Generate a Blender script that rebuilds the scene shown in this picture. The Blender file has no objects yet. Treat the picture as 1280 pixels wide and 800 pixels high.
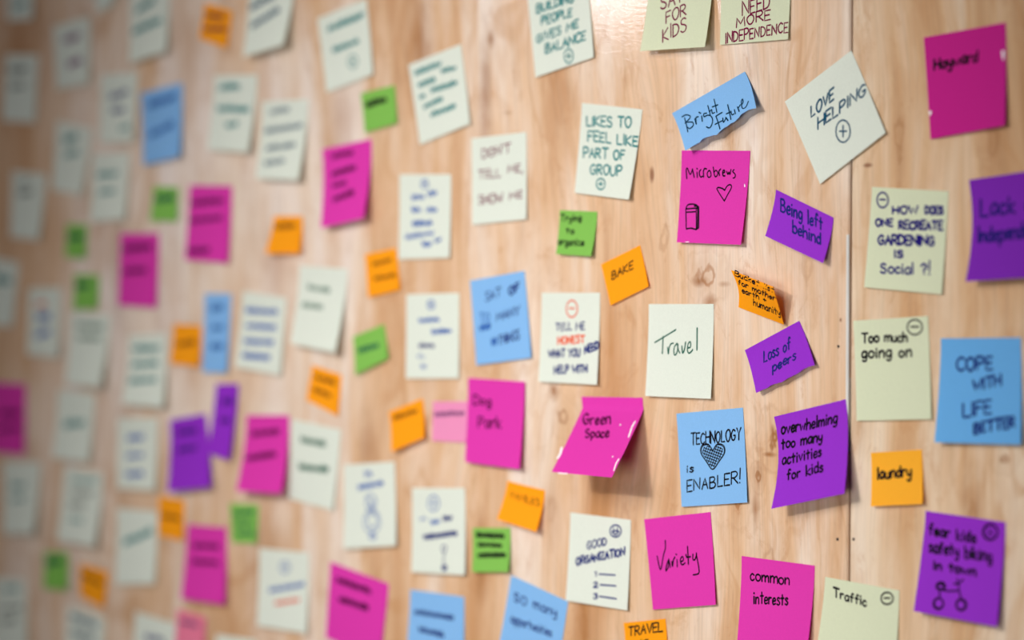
import bpy, math, random
from mathutils import Vector

# ------------------------------------------------------------------ camera, world, lights
sc = bpy.context.scene
C = sc.collection
PHI=math.radians(40.3); FPX=100/36*1280; D=2.468; CZ=1.40
def unit(u,v,nt):
    """paper surface in metres: u across 0..1, v down 0..1 -> (X,Y,Z)"""
    c,l,base,p,cc,lb,torn=nt
    s=max(0.0,(v-cc)/(1-cc))**p
    x=[(1-u)*(1-v),u*(1-v),u*v,(1-u)*v]
    X=sum(a*b[0] for a,b in zip(x,c)); Z=sum(a*b[1] for a,b in zip(x,c))
    X+=lb*math.sin(math.pi*v)*(1-u)
    y=base+((1-u)*l[0]+u*l[1])*(1-s)+((1-u)*l[3]+u*l[2])*s
    if torn:
        w=torn*v**4*(math.sin(u*9.1)+.6*math.sin(u*23+1)+.35*math.sin(u*47+2)); Z+=w
    return X/1000,-y/1000,Z/1000

FWD = Vector((-math.cos(PHI), math.sin(PHI), 0))
CAM = Vector((0, 0, CZ)) - D * FWD
cd = bpy.data.cameras.new('camera')
cd.lens = 100; cd.sensor_width = 36; cd.clip_start = .05; cd.clip_end = 60
cd.dof.use_dof = True
cd.dof.focus_distance = 2.25
cd.dof.aperture_fstop = 2.1
cam = bpy.data.objects.new('camera', cd); C.objects.link(cam)
cam.location = CAM
cam.rotation_euler = FWD.to_track_quat('-Z', 'Y').to_euler()
sc.camera = cam

w = bpy.data.worlds.new('room_light'); sc.world = w; w.use_nodes = True
bg = w.node_tree.nodes['Background']
bg.inputs[0].default_value = (.90, .95, 1.0, 1); bg.inputs[1].default_value = .06

def lamp_spot(name, loc, target, watts, angle, blend, size, col):
    l = bpy.data.lights.new(name, 'SPOT'); l.energy = watts; l.spot_size = math.radians(angle)
    l.spot_blend = blend; l.shadow_soft_size = size; l.color = col
    o = bpy.data.objects.new(name, l); C.objects.link(o); o.location = loc
    o.rotation_euler = (Vector(target) - Vector(loc)).to_track_quat('-Z', 'Y').to_euler()
def lamp_area(name, loc, target, watts, sx, sy, col):
    l = bpy.data.lights.new(name, 'AREA'); l.energy = watts; l.shape = 'RECTANGLE'; l.size = sx; l.size_y = sy; l.color = col
    o = bpy.data.objects.new(name, l); C.objects.link(o); o.location = loc
    o.rotation_euler = (Vector(target) - Vector(loc)).to_track_quat('-Z', 'Y').to_euler()
lamp_spot('track_spot', (.05, -1.78, 2.02), (.03, 0, 1.23), 52, 54, 1.0, .03, (1, .97, .94))
lamp_spot('fill_spot', (.00, -1.70, 2.25), (.03, 0, 1.22), 110, 54, 1.0, .45, (1, .97, .94))
lamp_spot('fill_spot', (.95, -1.85, 1.05), (.03, 0, 1.21), 80, 50, 1.0, .40, (1, .97, .94))  # added fill, low on the right, only there to lift the shadows
# window-like panel lamp whose gloss shows on the varnish near the top of the wall
lamp_area('panel_lamp', (-2.03, -2.02, 2.10), (.155, 0, 1.68), 8, .24, .18, (.95, .93, 1))

sc.view_settings.view_transform = 'Standard'; sc.view_settings.look = 'None'
sc.view_settings.gamma = 1; sc.view_settings.use_curve_mapping = False
sc.view_settings.exposure = -0.08

# ------------------------------------------------------------------ materials
def lin(h):
    h = h.lstrip('#'); v = [int(h[i:i+2], 16) / 255 for i in (0, 2, 4)]
    return [(x / 12.92 if x <= .04045 else ((x + .055) / 1.055) ** 2.4) for x in v] + [1]

def nodes(name):
    m = bpy.data.materials.new(name); m.use_nodes = True
    nt = m.node_tree
    return m, nt, nt.nodes['Principled BSDF'], (lambda t, **k: mk(nt, t, **k))
def mk(nt, t, **k):
    n = nt.nodes.new(t)
    for a, b in k.items(): setattr(n, a, b)
    return n
def math_node(nt, op, a, b=None, c=None):
    n = nt.nodes.new('ShaderNodeMath'); n.operation = op
    for i, x in enumerate((a, b, c)):
        if x is None: continue
        if isinstance(x, (int, float)): n.inputs[i].default_value = x
        else: nt.links.new(x, n.inputs[i])
    return n.outputs[0]
def noise(nt, vec, scale, detail=3, rough=.55, dist=0.0):
    n = nt.nodes.new('ShaderNodeTexNoise'); nt.links.new(vec, n.inputs['Vector'])
    n.inputs['Scale'].default_value = scale; n.inputs['Detail'].default_value = detail
    n.inputs['Roughness'].default_value = rough; n.inputs['Distortion'].default_value = dist
    return n.outputs['Fac']
def mapping(nt, vec, scale, loc=(0, 0, 0)):
    n = nt.nodes.new('ShaderNodeMapping'); nt.links.new(vec, n.inputs['Vector'])
    n.inputs['Scale'].default_value = scale; n.inputs['Location'].default_value = loc
    return n.outputs[0]
def ramp(nt, fac, stops):
    n = nt.nodes.new('ShaderNodeValToRGB'); nt.links.new(fac, n.inputs[0])
    e = n.color_ramp.elements
    while len(e) < len(stops): e.new(.5)
    for i, (p, c) in enumerate(stops):
        e[i].position = p; e[i].color = c if not isinstance(c, str) else lin(c)
    return n.outputs[0]
def mix(nt, fac, a, b, mode='MIX'):
    n = nt.nodes.new('ShaderNodeMix'); n.data_type = 'RGBA'; n.blend_type = mode
    for s, x in ((n.inputs[0], fac), (n.inputs[6], a), (n.inputs[7], b)):
        if isinstance(x, (int, float)): s.default_value = x
        elif isinstance(x, (list, tuple)): s.default_value = x
        else: nt.links.new(x, s)
    return n.outputs[2]
G = lambda v: (v, v, v, 1)

# knots and flame figures of the veneer: x, z, half width, half height (m), strength
KNOTS = [(0.3175, 1.3073, 0.0234, 0.03, 1, 1), (0.3157, 1.3136, 0.0035, 0.0056, 1, 0), (0.3113, 1.2946, 0.0096, 0.0025, 1, 0), (0.2999, 1.2753, 0.0106, 0.0151, 0.9, 0.7),
         (0.2964, 1.2499, 0.0053, 0.0214, 0.8, 0), (0.275, 1.2653, 0.0302, 0.0406, 0.9, 1), (0.3873, 1.2534, 0.0083, 0.0367, 0.3, 0.5), (0.2423, 1.4353, 0.0309, 0.027, 0.75, 1),
         (0.233, 1.4309, 0.011, 0.0058, 0.9, 0), (0.2459, 1.4141, 0.011, 0.009, 0.9, 0), (0.2614, 1.4287, 0.009, 0.0032, 0.6, 0), (0.0549, 1.34, 0.0083, 0.0109, 1, 0.5),
         (0.0683, 1.3185, 0.0204, 0.0231, 0.6, 1), (0.1239, 1.3065, 0.0295, 0.0534, 0.35, 0.8), (-0.0369, 1.5966, 0.0109, 0.0772, 0.75, 0), (-0.0292, 1.6451, 0.0065, 0.0098, 0.8, 0),
         (-0.1295, 1.6491, 0.0276, 0.0686, 0.7, 0), (-0.2484, 1.5869, 0.0321, 0.0822, 0.5, 0), (-0.0054, 1.5801, 0.0075, 0.0028, 0.6, 0), (-0.3509, 1.4539, 0.034, 0.0462, 0.5, 0),
         (-0.2054, 1.2819, 0.0193, 0.0517, 0.6, 0), (-0.1156, 1.3712, 0.0206, 0.0431, 0.35, 0.4), (-0.0435, 1.189, 0.0154, 0.0492, 0.6, 0), (-0.6279, 1.4497, 0.0213, 0.0995, 0.45, 0),
         (-0.3708, 1.1679, 0.0526, 0.1006, 0.45, 0), (-0.5021, 1.6726, 0.0425, 0.0802, 0.4, 0), (-0.8207, 1.7133, 0.0987, 0.1044, 0.5, 0), (-0.6203, 1.2677, 0.0242, 0.0993, 0.4, 0),
         (0.5183, 1.2543, 0.0166, 0.0466, 0.55, 0.5), (0.5504, 1.2992, 0.0162, 0.0127, 0.8, 1), (0.4484, 1.5375, 0.0143, 0.0538, 0.5, 0.8), (0.537, 1.5332, 0.0163, 0.0463, 0.55, 0.6),
         (0.476, 1.4592, 0.0124, 0.0533, 0.4, 0.6), (0.408, 1.3272, 0.0147, 0.0485, 0.4, 0.3), (0.1436, 1.2342, 0.0156, 0.0597, 0.4, 0.6), (0.0528, 1.2361, 0.0165, 0.041, 0.45, 0.4),
         (0.1918, 1.4653, 0.0189, 0.0522, 0.35, 0.9), (0.3105, 1.2117, 0.0261, 0.0377, 0.4, 0.8), (0.0631, 1.5906, 0.0307, 0.0817, 0.4, 0.2), (0.3537, 1.4433, 0.0203, 0.0556, 0.3, 0.8),
         (0.0938, 1.1439, 0.0181, 0.0404, 0.5, 0.3)]
def plywood(name, seed, x0, x1, pale, mid, dark):
    m, nt, b, _ = nodes(name); L = nt.links
    tc = nt.nodes.new('ShaderNodeTexCoord'); P = tc.outputs['Object']
    # warp so that the grain wanders
    wn = noise(nt, mapping(nt, P, (5, 1, 1.6), (seed, 0, seed)), 1.0, 2)
    wv = math_node(nt, 'MULTIPLY_ADD', wn, .16, -.08)
    cx = nt.nodes.new('ShaderNodeCombineXYZ'); L.new(wv, cx.inputs[0])
    va = nt.nodes.new('ShaderNodeVectorMath'); va.operation = 'ADD'; L.new(P, va.inputs[0]); L.new(cx.outputs[0], va.inputs[1])
    W = va.outputs[0]
    broad = noise(nt, mapping(nt, W, (9, 1, 1.1), (seed * 3, 0, 1)), 1.0, 4, .6)
    col = ramp(nt, broad, [(.33, dark), (.46, mid), (.56, pale[0]), (.70, pale[1])])
    # warm mottling and cathedral lines
    fig = noise(nt, mapping(nt, W, (7, 1, 3.0), (seed, 0, 4)), 1.0, 3, .5, .9)
    line = math_node(nt, 'SINE', math_node(nt, 'MULTIPLY', fig, 70))
    lmask = ramp(nt, noise(nt, mapping(nt, P, (6, 1, 3.2), (seed + 7, 0, 0)), 1.0, 2), [(.47, G(0)), (.62, G(1))])
    lfac = math_node(nt, 'MULTIPLY', ramp(nt, line, [(.55, G(0)), (.95, G(1))]), math_node(nt, 'MULTIPLY', lmask, .42))
    col = mix(nt, lfac, col, lin('#B8834F'))
    mot = ramp(nt, noise(nt, mapping(nt, P, (22, 1, 9), (seed, 0, 2)), 1.0, 4, .65), [(.46, G(0)), (.70, G(1))])
    col = mix(nt, math_node(nt, 'MULTIPLY', mot, .48), col, lin('#BE8A58'))
    fleck = ramp(nt, noise(nt, mapping(nt, W, (45, 1, 26), (seed, 0, 9)), 1.0, 5, .75, .6), [(.56, G(0)), (.70, G(1))])
    col = mix(nt, math_node(nt, 'MULTIPLY', fleck, .42), col, lin('#B37A45'))
    # knots
    sep = nt.nodes.new('ShaderNodeSeparateXYZ'); L.new(P, sep.inputs[0])
    kn = noise(nt, mapping(nt, P, (60, 1, 40)), 1.0, 3)
    prev = kn
    for x, z, rx, rz, s, ring in KNOTS:
        if not x0 < x < x1: continue
        # (the tiny term chains the knots one after another, which keeps the shader compiler's stack small)
        dx = math_node(nt, 'DIVIDE', math_node(nt, 'SUBTRACT', math_node(nt, 'MULTIPLY_ADD', prev, 1e-7, sep.outputs[0]), x), rx)
        dz = math_node(nt, 'DIVIDE', math_node(nt, 'SUBTRACT', sep.outputs[2], z), rz)
        d = math_node(nt, 'SQRT', math_node(nt, 'ADD', math_node(nt, 'MULTIPLY', dx, dx), math_node(nt, 'MULTIPLY', dz, dz)))
        d = math_node(nt, 'ADD', d, math_node(nt, 'MULTIPLY_ADD', kn, 1.2, -.6))
        rings = ramp(nt, math_node(nt, 'SINE', math_node(nt, 'MULTIPLY', d, 9)), [(.45, G(0)), (1.0, G(1))])
        fall = ramp(nt, d, [(0, G(1)), (.35, G(.7)), (1.0, G(0))])
        f = math_node(nt, 'MULTIPLY', math_node(nt, 'MULTIPLY', fall, math_node(nt, 'MULTIPLY_ADD', rings, .8 * ring, 1 - .8 * ring)), s * (1.0 if ring else .85))
        prev = f
        col = mix(nt, f, col, lin('#8F5316' if rx < .03 else '#9C6028'))
    # small dark pin knot
    for x, z, rx, rz in ((.1775, 1.519, .0035, .008), (.416, 1.517, .006, .0022), (.388, 1.40, .0015, .002)):
        dx = math_node(nt, 'DIVIDE', math_node(nt, 'SUBTRACT', sep.outputs[0], x), rx)
        dz = math_node(nt, 'DIVIDE', math_node(nt, 'SUBTRACT', sep.outputs[2], z), rz)
        d = math_node(nt, 'SQRT', math_node(nt, 'ADD', math_node(nt, 'MULTIPLY', dx, dx), math_node(nt, 'MULTIPLY', dz, dz)))
        col = mix(nt, ramp(nt, d, [(.4, G(.8)), (1.0, G(0))]), col, lin('#7A4526'))
    # fine fibres
    fine = noise(nt, mapping(nt, W, (420, 1, 9)), 1.0, 3, .7)
    col = mix(nt, 1.0, col, ramp(nt, fine, [(.25, G(.80)), (.5, G(.97)), (.8, G(1.06))]), 'MULTIPLY')
    pore = noise(nt, mapping(nt, P, (260, 1, 30), (3, 0, 3)), 1.0, 2)
    col = mix(nt, math_node(nt, 'MULTIPLY', ramp(nt, pore, [(.66, G(0)), (.78, G(1))]), .30), col, lin('#A5714A'))
    L.new(col, b.inputs['Base Color'])
    b.inputs['Roughness'].default_value = .6; b.inputs['Specular IOR Level'].default_value = .3
    b.inputs['Coat Weight'].default_value = .55; b.inputs['Coat Roughness'].default_value = .09
    bm = nt.nodes.new('ShaderNodeBump'); bm.inputs['Strength'].default_value = .22; bm.inputs['Distance'].default_value = .0004
    peel = noise(nt, mapping(nt, P, (300, 1, 420)), 1.0, 3, .6)
    L.new(peel, bm.inputs['Height']); L.new(bm.outputs[0], b.inputs['Coat Normal'])
    bm2 = nt.nodes.new('ShaderNodeBump'); bm2.inputs['Strength'].default_value = .25; bm2.inputs['Distance'].default_value = .0003
    L.new(fine, bm2.inputs['Height']); L.new(bm2.outputs[0], b.inputs['Normal'])
    return m
ply_l = plywood('plywood_veneer', 2.3, -1.2, .41, ('#E4D0BE', '#E7DAD3'), '#D9B593', '#BA8657')
ply_r = plywood('plywood_veneer_tan', 6.1, .38, 2, ('#E0C8AC', '#E4D4C3'), '#D0A981', '#B07F4E')

def paper_mat(name, hexcol, mottled=.04):
    m, nt, b, _ = nodes(name)
    tc = nt.nodes.new('ShaderNodeTexCoord')
    f = noise(nt, mapping(nt, tc.outputs['Object'], (900, 900, 900)), 1.0, 3, .7)
    c = mix(nt, 1.0, lin(hexcol), ramp(nt, f, [(.3, G(1 - mottled)), (.7, G(1 + mottled))]), 'MULTIPLY')
    nt.links.new(c, b.inputs['Base Color'])
    b.inputs['Roughness'].default_value = .78; b.inputs['Specular IOR Level'].default_value = .25
    bm = nt.nodes.new('ShaderNodeBump'); bm.inputs['Strength'].default_value = .12; bm.inputs['Distance'].default_value = .0002
    nt.links.new(f, bm.inputs['Height']); nt.links.new(bm.outputs[0], b.inputs['Normal'])
    # thin paper lets a little light through
    tl = mk(nt, 'ShaderNodeBsdfTranslucent'); nt.links.new(c, tl.inputs[0])
    ms = mk(nt, 'ShaderNodeMixShader'); ms.inputs[0].default_value = .25
    nt.links.new(b.outputs[0], ms.inputs[1]); nt.links.new(tl.outputs[0], ms.inputs[2])
    nt.links.new(ms.outputs[0], nt.nodes['Material Output'].inputs[0])
    return m
PAPER = {k: paper_mat('paper_' + k, v) for k, v in dict(
    cream='#E7EDE2', lime='#E0E6C8', magenta='#E43AB4', magenta2='#D01C92', purple='#9C2FD2', purple2='#8424BC',
    blue='#8CC2F2', blue2='#6DB6EE', orange='#FFA808', amber='#FFB92E', green='#88C658', pink='#F29AC6', pink2='#F084A4').items()}
COLNAME = dict(cream='cream', lime='cream', magenta='magenta', magenta2='magenta', purple='purple', purple2='purple',
               blue='blue', blue2='blue', orange='orange', amber='orange', green='green', pink='pink', pink2='pink')
def ink_mat(name, hexcol):
    m, nt, b, _ = nodes('ink_' + name); b.inputs['Base Color'].default_value = lin(hexcol)
    tc = nt.nodes.new('ShaderNodeTexCoord')
    f = noise(nt, mapping(nt, tc.outputs['Object'], (700, 700, 700)), 1.0, 2)
    nt.links.new(mix(nt, 1.0, lin(hexcol), ramp(nt, f, [(.3, G(.8)), (.7, G(1.15))]), 'MULTIPLY'), b.inputs['Base Color'])
    b.inputs['Roughness'].default_value = .8; b.inputs['Specular IOR Level'].default_value = .08
    return m
INK = {k: ink_mat(k, v) for k, v in dict(black='#100C16', navy='#142470', indigo='#22196E', blue='#2C5CA8', teal='#107A7C',
    dteal='#124A66', dgreen='#0F5A48', maroon='#74123F', red='#E0603F', rust='#8A4A10', plum='#7A4672', grey='#57605C', white='#F2E9EE', dteal2='#08324E', wine='#4C0A38').items()}
def plain(name, hexcol, rough=.6, metal=0):
    m, nt, b, _ = nodes(name)
    tc = nt.nodes.new('ShaderNodeTexCoord')
    f = noise(nt, tc.outputs['Object'], 14.0, 4)
    nt.links.new(mix(nt, 1.0, lin(hexcol), ramp(nt, f, [(.3, G(.88)), (.7, G(1.08))]), 'MULTIPLY'), b.inputs['Base Color'])
    b.inputs['Roughness'].default_value = rough; b.inputs['Metallic'].default_value = metal
    return m

# ------------------------------------------------------------------ the wall
def mesh_obj(name, verts, faces, mat, parent=None, smooth=False):
    me = bpy.data.meshes.new(name); me.from_pydata(verts, [], faces); me.materials.append(mat)
    if smooth:
        me.polygons.foreach_set('use_smooth', [True] * len(me.polygons))
    me.update()
    o = bpy.data.objects.new(name, me); C.objects.link(o); o.parent = parent
    return o
def slab(x0b, x1b, x0t, x1t, z0, z1, y0, y1, ch=.0012):
    """panel with slightly eased front edges; y0 is the front face"""
    v = []; zs = (z0, z1)
    for z, a, b in ((z0, x0b, x1b), (z1, x0t, x1t)):
        v += [(a, y1, z), (a, y0 + ch, z), (a + ch, y0, z), (b - ch, y0, z), (b, y0 + ch, z), (b, y1, z)]
    f = [(i, (i + 1) % 6, (i + 1) % 6 + 6, i + 6) for i in range(6)] + [tuple(range(5, -1, -1)), tuple(range(6, 12))]
    return v, f
wall = mesh_obj('wall_back', *slab(-3.6, 3.6, -3.6, 3.6, 0, 2.75, .012, .10), plain('studwork_backing', '#1A1212', .9))
wall['kind'] = 'structure'
GB, GT = .3878, .4064      # the seam leans a little: x at the floor, x at the top
panels = [(-3.6, -2.655, -3.6, -2.655, ply_r), (-2.653, -1.131, -2.653, -1.131, ply_r), (-1.129, GB - .0010, -1.129, GT - .0010, ply_l),
          (GB + .0010, 1.915, GT + .0010, 1.915, ply_r), (1.917, 3.6, 1.917, 3.6, ply_l)]
for a, b, c, d, m in panels:
    p = mesh_obj('plywood_panel', *slab(a, b, c, d, 0, 2.75, 0, .012), m, wall)
# nail heads sunk beside the seam
def nail(x, z, r=.0013):
    v = [(x, -.00002, z)]; f = []
    for ring, (rr, y) in enumerate(((r * .6, -.0003), (r, -.0001), (r, .001))):
        v += [(x + rr * math.cos(a * math.pi / 5), y, z + rr * math.sin(a * math.pi / 5)) for a in range(10)]
    f += [(0, 1 + i, 1 + (i + 1) % 10) for i in range(10)]
    for q in (0, 1): f += [(1 + q * 10 + i, 11 + q * 10 + i, 11 + q * 10 + (i + 1) % 10, 1 + q * 10 + (i + 1) % 10) for i in range(10)]
    mesh_obj('nail_head', v, f, nail_m, wall)
# thin pale strip along the edge of the seam, over part of its height
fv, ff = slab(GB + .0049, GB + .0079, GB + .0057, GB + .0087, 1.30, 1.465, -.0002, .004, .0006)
mesh_obj('seam_strip', fv, ff, plain('pale_strip', '#D3D2CE', .5), wall)
nail_m = plain('nail_steel', '#3A2C26', .6, .3)
for x, z in ((.3857, 1.3798), (.3848, 1.2324), (.4014, 1.2334), (.3860, 1.02), (.4020, 1.02), (.3890, 1.70), (.4075, 1.705)):
    nail(x, z)
fl = mesh_obj('floor', [(-3.6, -4.5, 0), (3.6, -4.5, 0), (3.6, .1, 0), (-3.6, .1, 0), (-3.6, -4.5, -.05), (3.6, -4.5, -.05), (3.6, .1, -.05), (-3.6, .1, -.05)],
              [(0, 1, 2, 3), (7, 6, 5, 4), (0, 4, 5, 1), (1, 5, 6, 2), (2, 6, 7, 3), (3, 7, 4, 0)], plain('concrete_floor', '#8C857C', .7))
fl['kind'] = 'structure'

# ------------------------------------------------------------------ a single-stroke marker alphabet
# per glyph: width|strokes; points in tenths of the capital height, '~' = smooth curve
GL = {
'A':"6|0,0 3,10 6,0;1,4 5,4", 'B':"6|0,0 0,10;~0,10 4,10 5,7.6 3,5.4 0,5.2;~0,5.2 4,5.2 6,2.6 4,0 0,0", 'C':"6|~6,8.5 3.5,10 .8,7.5 0,4.5 1.5,.8 4,0 6,1.5",
'D':"6|0,0 0,10;~0,10 4,9 6,5.5 4.5,1.2 0,0", 'E':"5|5,10 0,10 0,0 5,0;0,5.2 4,5.2", 'F':"5|5,10 0,10 0,0;0,5.4 4,5.4",
'G':"6.5|~6,8.5 3.5,10 .8,7.5 0,4.5 1.5,.8 4,0 6,2 6,4.5;6.3,4.5 3.5,4.5", 'H':"6|0,0 0,10;6,0 6,10;0,5 6,5", 'I':"1|.5,0 .5,10",
'J':"5|~4,10 4,3 2.5,0 0,2", 'K':"6|0,0 0,10;5.5,10 0,4.5 6,0", 'L':"5|0,10 0,0 5,0", 'M':"8|0,0 .6,10 4,3 7.4,10 8,0",
'N':"6.5|0,0 0,10 6,0 6.3,10", 'O':"6.5|~3.2,10 .6,8 0,4.5 2,.2 4.6,.4 6.4,4.8 5.4,9 3,10", 'P':"5.5|0,0 0,10;~0,10 4,10 5.5,7.4 3.6,5 0,4.6",
'Q':"6.5|~3.2,10 .6,8 0,4.5 2,.2 4.6,.4 6.4,4.8 5.4,9 3,10;4,3 6.5,-1", 'R':"6|0,0 0,10;~0,10 4,10 5.4,7.6 3.4,5.2 0,5;1.8,5 6,0",
'S':"5.5|~5,8.8 3,10 .6,8.8 .8,6.3 3.4,5 5.2,3 4.2,.4 1.8,0 0,1.4", 'T':"6.5|0,10 6.5,10;3.2,10 3.2,0", 'U':"6|~0,10 0,3.5 1.6,0 4.2,0 6,3.5 6,10",
'V':"6|0,10 3,0 6,10", 'W':"8.5|0,10 2,0 4.2,7 6.4,0 8.5,10", 'X':"6|0,0 6,10;0,10 6,0", 'Y':"6|0,10 3,5 6,10;3,5 3,0", 'Z':"6|0,10 6,10 0,0 6,0",
'a':"4.5|~4.2,5.6 2,6.2 .2,3.8 .6,.6 2.6,.2 4,2.4;4.2,6 4.4,0", 'b':"4.6|0,10 0,0;~0,3.2 1.8,6 4.2,4.4 4,1 1.8,-.2 0,1.2", 'c':"4|~4,5 2,6.2 .1,3.6 .8,.4 2.6,-.1 4.2,1.2",
'd':"4.6|~4.2,4.8 2,6 .2,3.6 .8,.4 2.8,0 4.2,2;4.4,10 4.4,0", 'e':"4.2|~.2,3.1 4,3.6 3.2,6 1.2,5.6 .1,2.8 1.4,.1 4.2,1", 'f':"4|~4,9 2.6,10 1.6,7.6 1.5,0;0,5.6 3.6,5.6",
'g':"4.6|~4.2,5 2,6.2 .2,3.8 .8,.8 2.8,.6 4.2,3;~4.3,6 4.4,0 3.2,-3.2 .6,-2.6", 'h':"4.6|0,10 0,0;~0,3.4 2,6 4,5 4.4,0", 'i':"1.4|.6,6 .7,0;.6,8.4 .8,9",
'j':"2.5|~2,6 2,-1.5 0,-3;2,8.4 2.2,9", 'k':"4.4|0,10 0,0;4,6 .2,2.8 4.4,0", 'l':"1.2|.5,10.5 .6,0", 'm':"7|0,6 .1,0;~.1,3.6 1.8,6 3.3,5 3.5,0;~3.5,3.6 5.2,6 6.7,5 7,0",
'n':"4.6|0,6 .1,0;~.1,3.4 2,6 4,5.2 4.4,0", 'o':"4.6|~2.3,6.1 .3,4.8 .2,1.6 2,-.1 4.2,1.4 4.3,4.6 2.2,6.1", 'p':"4.6|0,6 .1,-3.6;~.1,4 2,6.2 4.4,4.4 4,1 2,0 .1,1.2",
'q':"4.6|~4.2,5 2,6.2 .2,3.8 .8,.6 2.8,.4 4.2,3;4.3,6 4.4,-3.6", 'r':"3.6|0,6 .1,0;~.1,3.6 1.6,5.8 3.6,5.6", 's':"3.8|~3.6,5.4 1.8,6.2 .4,4.8 2.2,3.2 3.6,1.6 2,-.1 0,.8",
't':"4|1.9,9.5 2,0;0,6.2 4,6.4", 'u':"4.6|~.1,6 .1,2 1.8,0 3.8,1.6 4.3,3;4.3,6 4.5,0", 'v':"4.4|0,6 2.2,0 4.4,6", 'w':"6.6|0,6 1.6,0 3.3,4.6 5,0 6.6,6", 'x':"4.4|0,0 4.4,6;0,6 4.4,0",
'y':"4.6|~.1,6 .3,2.8 2,1.4 4,3;~4.4,6 4.2,0 3,-3.6 .4,-3", 'z':"4.4|0,6 4.2,6 0,0 4.4,0", '1':"2|.4,8 1.6,10 1.6,0", '2':"5|~.3,8 2.6,10 4.6,7.6 2.6,3.6 0,0;0,0 5,0",
'3':"5|~.3,9 3,10 4.4,7.8 2,5.4;~2,5.4 4.8,3.8 4,.6 1.6,-.2 0,1", '!':"1.4|.8,13 .5,3.5;.4,.4 .6,0", '?':"5|~0,8 2.4,10 4.8,7.6 2.6,4.6 2.4,2.6;2.4,.4 2.6,0",
"'":"1.2|.8,10.5 .4,8", ',':"1.6|~.8,.8 1,-.8 .1,-2.4", '+':"5|2.5,1 2.5,7;0,4 5,4", ' ':"3.6|",
}
def parse(s):
    out = []
    for st in s.split(';'):
        if not st: continue
        sm = st[0] == '~'
        pts = [tuple(float(q) / 10 for q in p.split(',')) for p in st.lstrip('~').split()]
        out.append(smooth(pts, 4) if sm else pts)
    return out
def smooth(pts, k):
    if len(pts) < 3: return pts
    P = [pts[0]] + list(pts) + [pts[-1]]; out = []
    for i in range(1, len(P) - 2):
        a, b, c, d = P[i-1], P[i], P[i+1], P[i+2]
        for j in range(k):
            t = j / k
            out.append(tuple(.5 * (2*b[q] + (c[q]-a[q])*t + (2*a[q]-5*b[q]+4*c[q]-d[q])*t*t + (3*b[q]-a[q]-3*c[q]+d[q])*t**3) for q in (0, 1)))
    return out + [pts[-1]]
GLYPH = {k: (float(v.split('|')[0]) / 10, parse(v.split('|')[1])) for k, v in GL.items()}

def word_strokes(s, rnd):
    """strokes in (0..1 along, cap height 1)"""
    x = 0; out = []
    for ch in s:
        w_, st = GLYPH[ch]
        jy = rnd.uniform(-.05, .05); js = rnd.uniform(.93, 1.07)
        for p in st: out.append([(x + a * js, b * js + jy) for a, b in p])
        x += w_ + .17
    x -= .17
    return [[(a / x, b) for a, b in p] for p in out]
def scribble_strokes(nlet, rnd):
    """illegible joined-up marks: up and down pen movement broken into words"""
    out = []; cur = []; i = 0
    while i < nlet:
        a = i / nlet
        cur += [(a, rnd.uniform(.55, .9)), (a + .35 / nlet, rnd.uniform(0, .15)), (a + .7 / nlet, rnd.uniform(.4, .7))]
        if rnd.random() < .35 and len(cur) > 3: out.append(smooth(cur, 3)); cur = []
        i += 1
    if len(cur) > 1: out.append(smooth(cur, 3))
    return out
def circ(cx, cy, rx, ry, n=18, a0=.3, turn=1.05):
    return [(cx + rx * math.cos(a0 + 2*math.pi*turn*i/n), cy + ry * math.sin(a0 + 2*math.pi*turn*i/n)) for i in range(n + 1)]
HEART = smooth([(0, .45), (.35, .95), (.85, .85), (.95, .3), (.5, -.4), (0, -1), (-.5, -.4), (-.95, .3), (-.85, .85), (-.35, .95), (0, .45)], 4)
def inheart(x, y):
    n = 0; P = HEART
    for i in range(len(P) - 1):
        (x0, y0), (x1, y1) = P[i], P[i+1]
        if (y0 > y) != (y1 > y) and x < x0 + (y - y0) * (x1 - x0) / (y1 - y0): n += 1
    return n % 2
def hatch():
    out = []
    for dx, dy, n in ((.35, .94, 6), (.94, -.34, 5)):
        for k in range(-n, n + 1):
            o_ = k * 1.0 / n * 1.1; cur = []
            for s in range(-30, 31):
                t = s / 20
                x, y = -dy * o_ + dx * t, dx * o_ + dy * t
                if inheart(x * 1.12, y * 1.12): cur.append((x, y))
                else:
                    if len(cur) > 2: out.append([cur[0], cur[-1]])
                    cur = []
    return out
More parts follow.
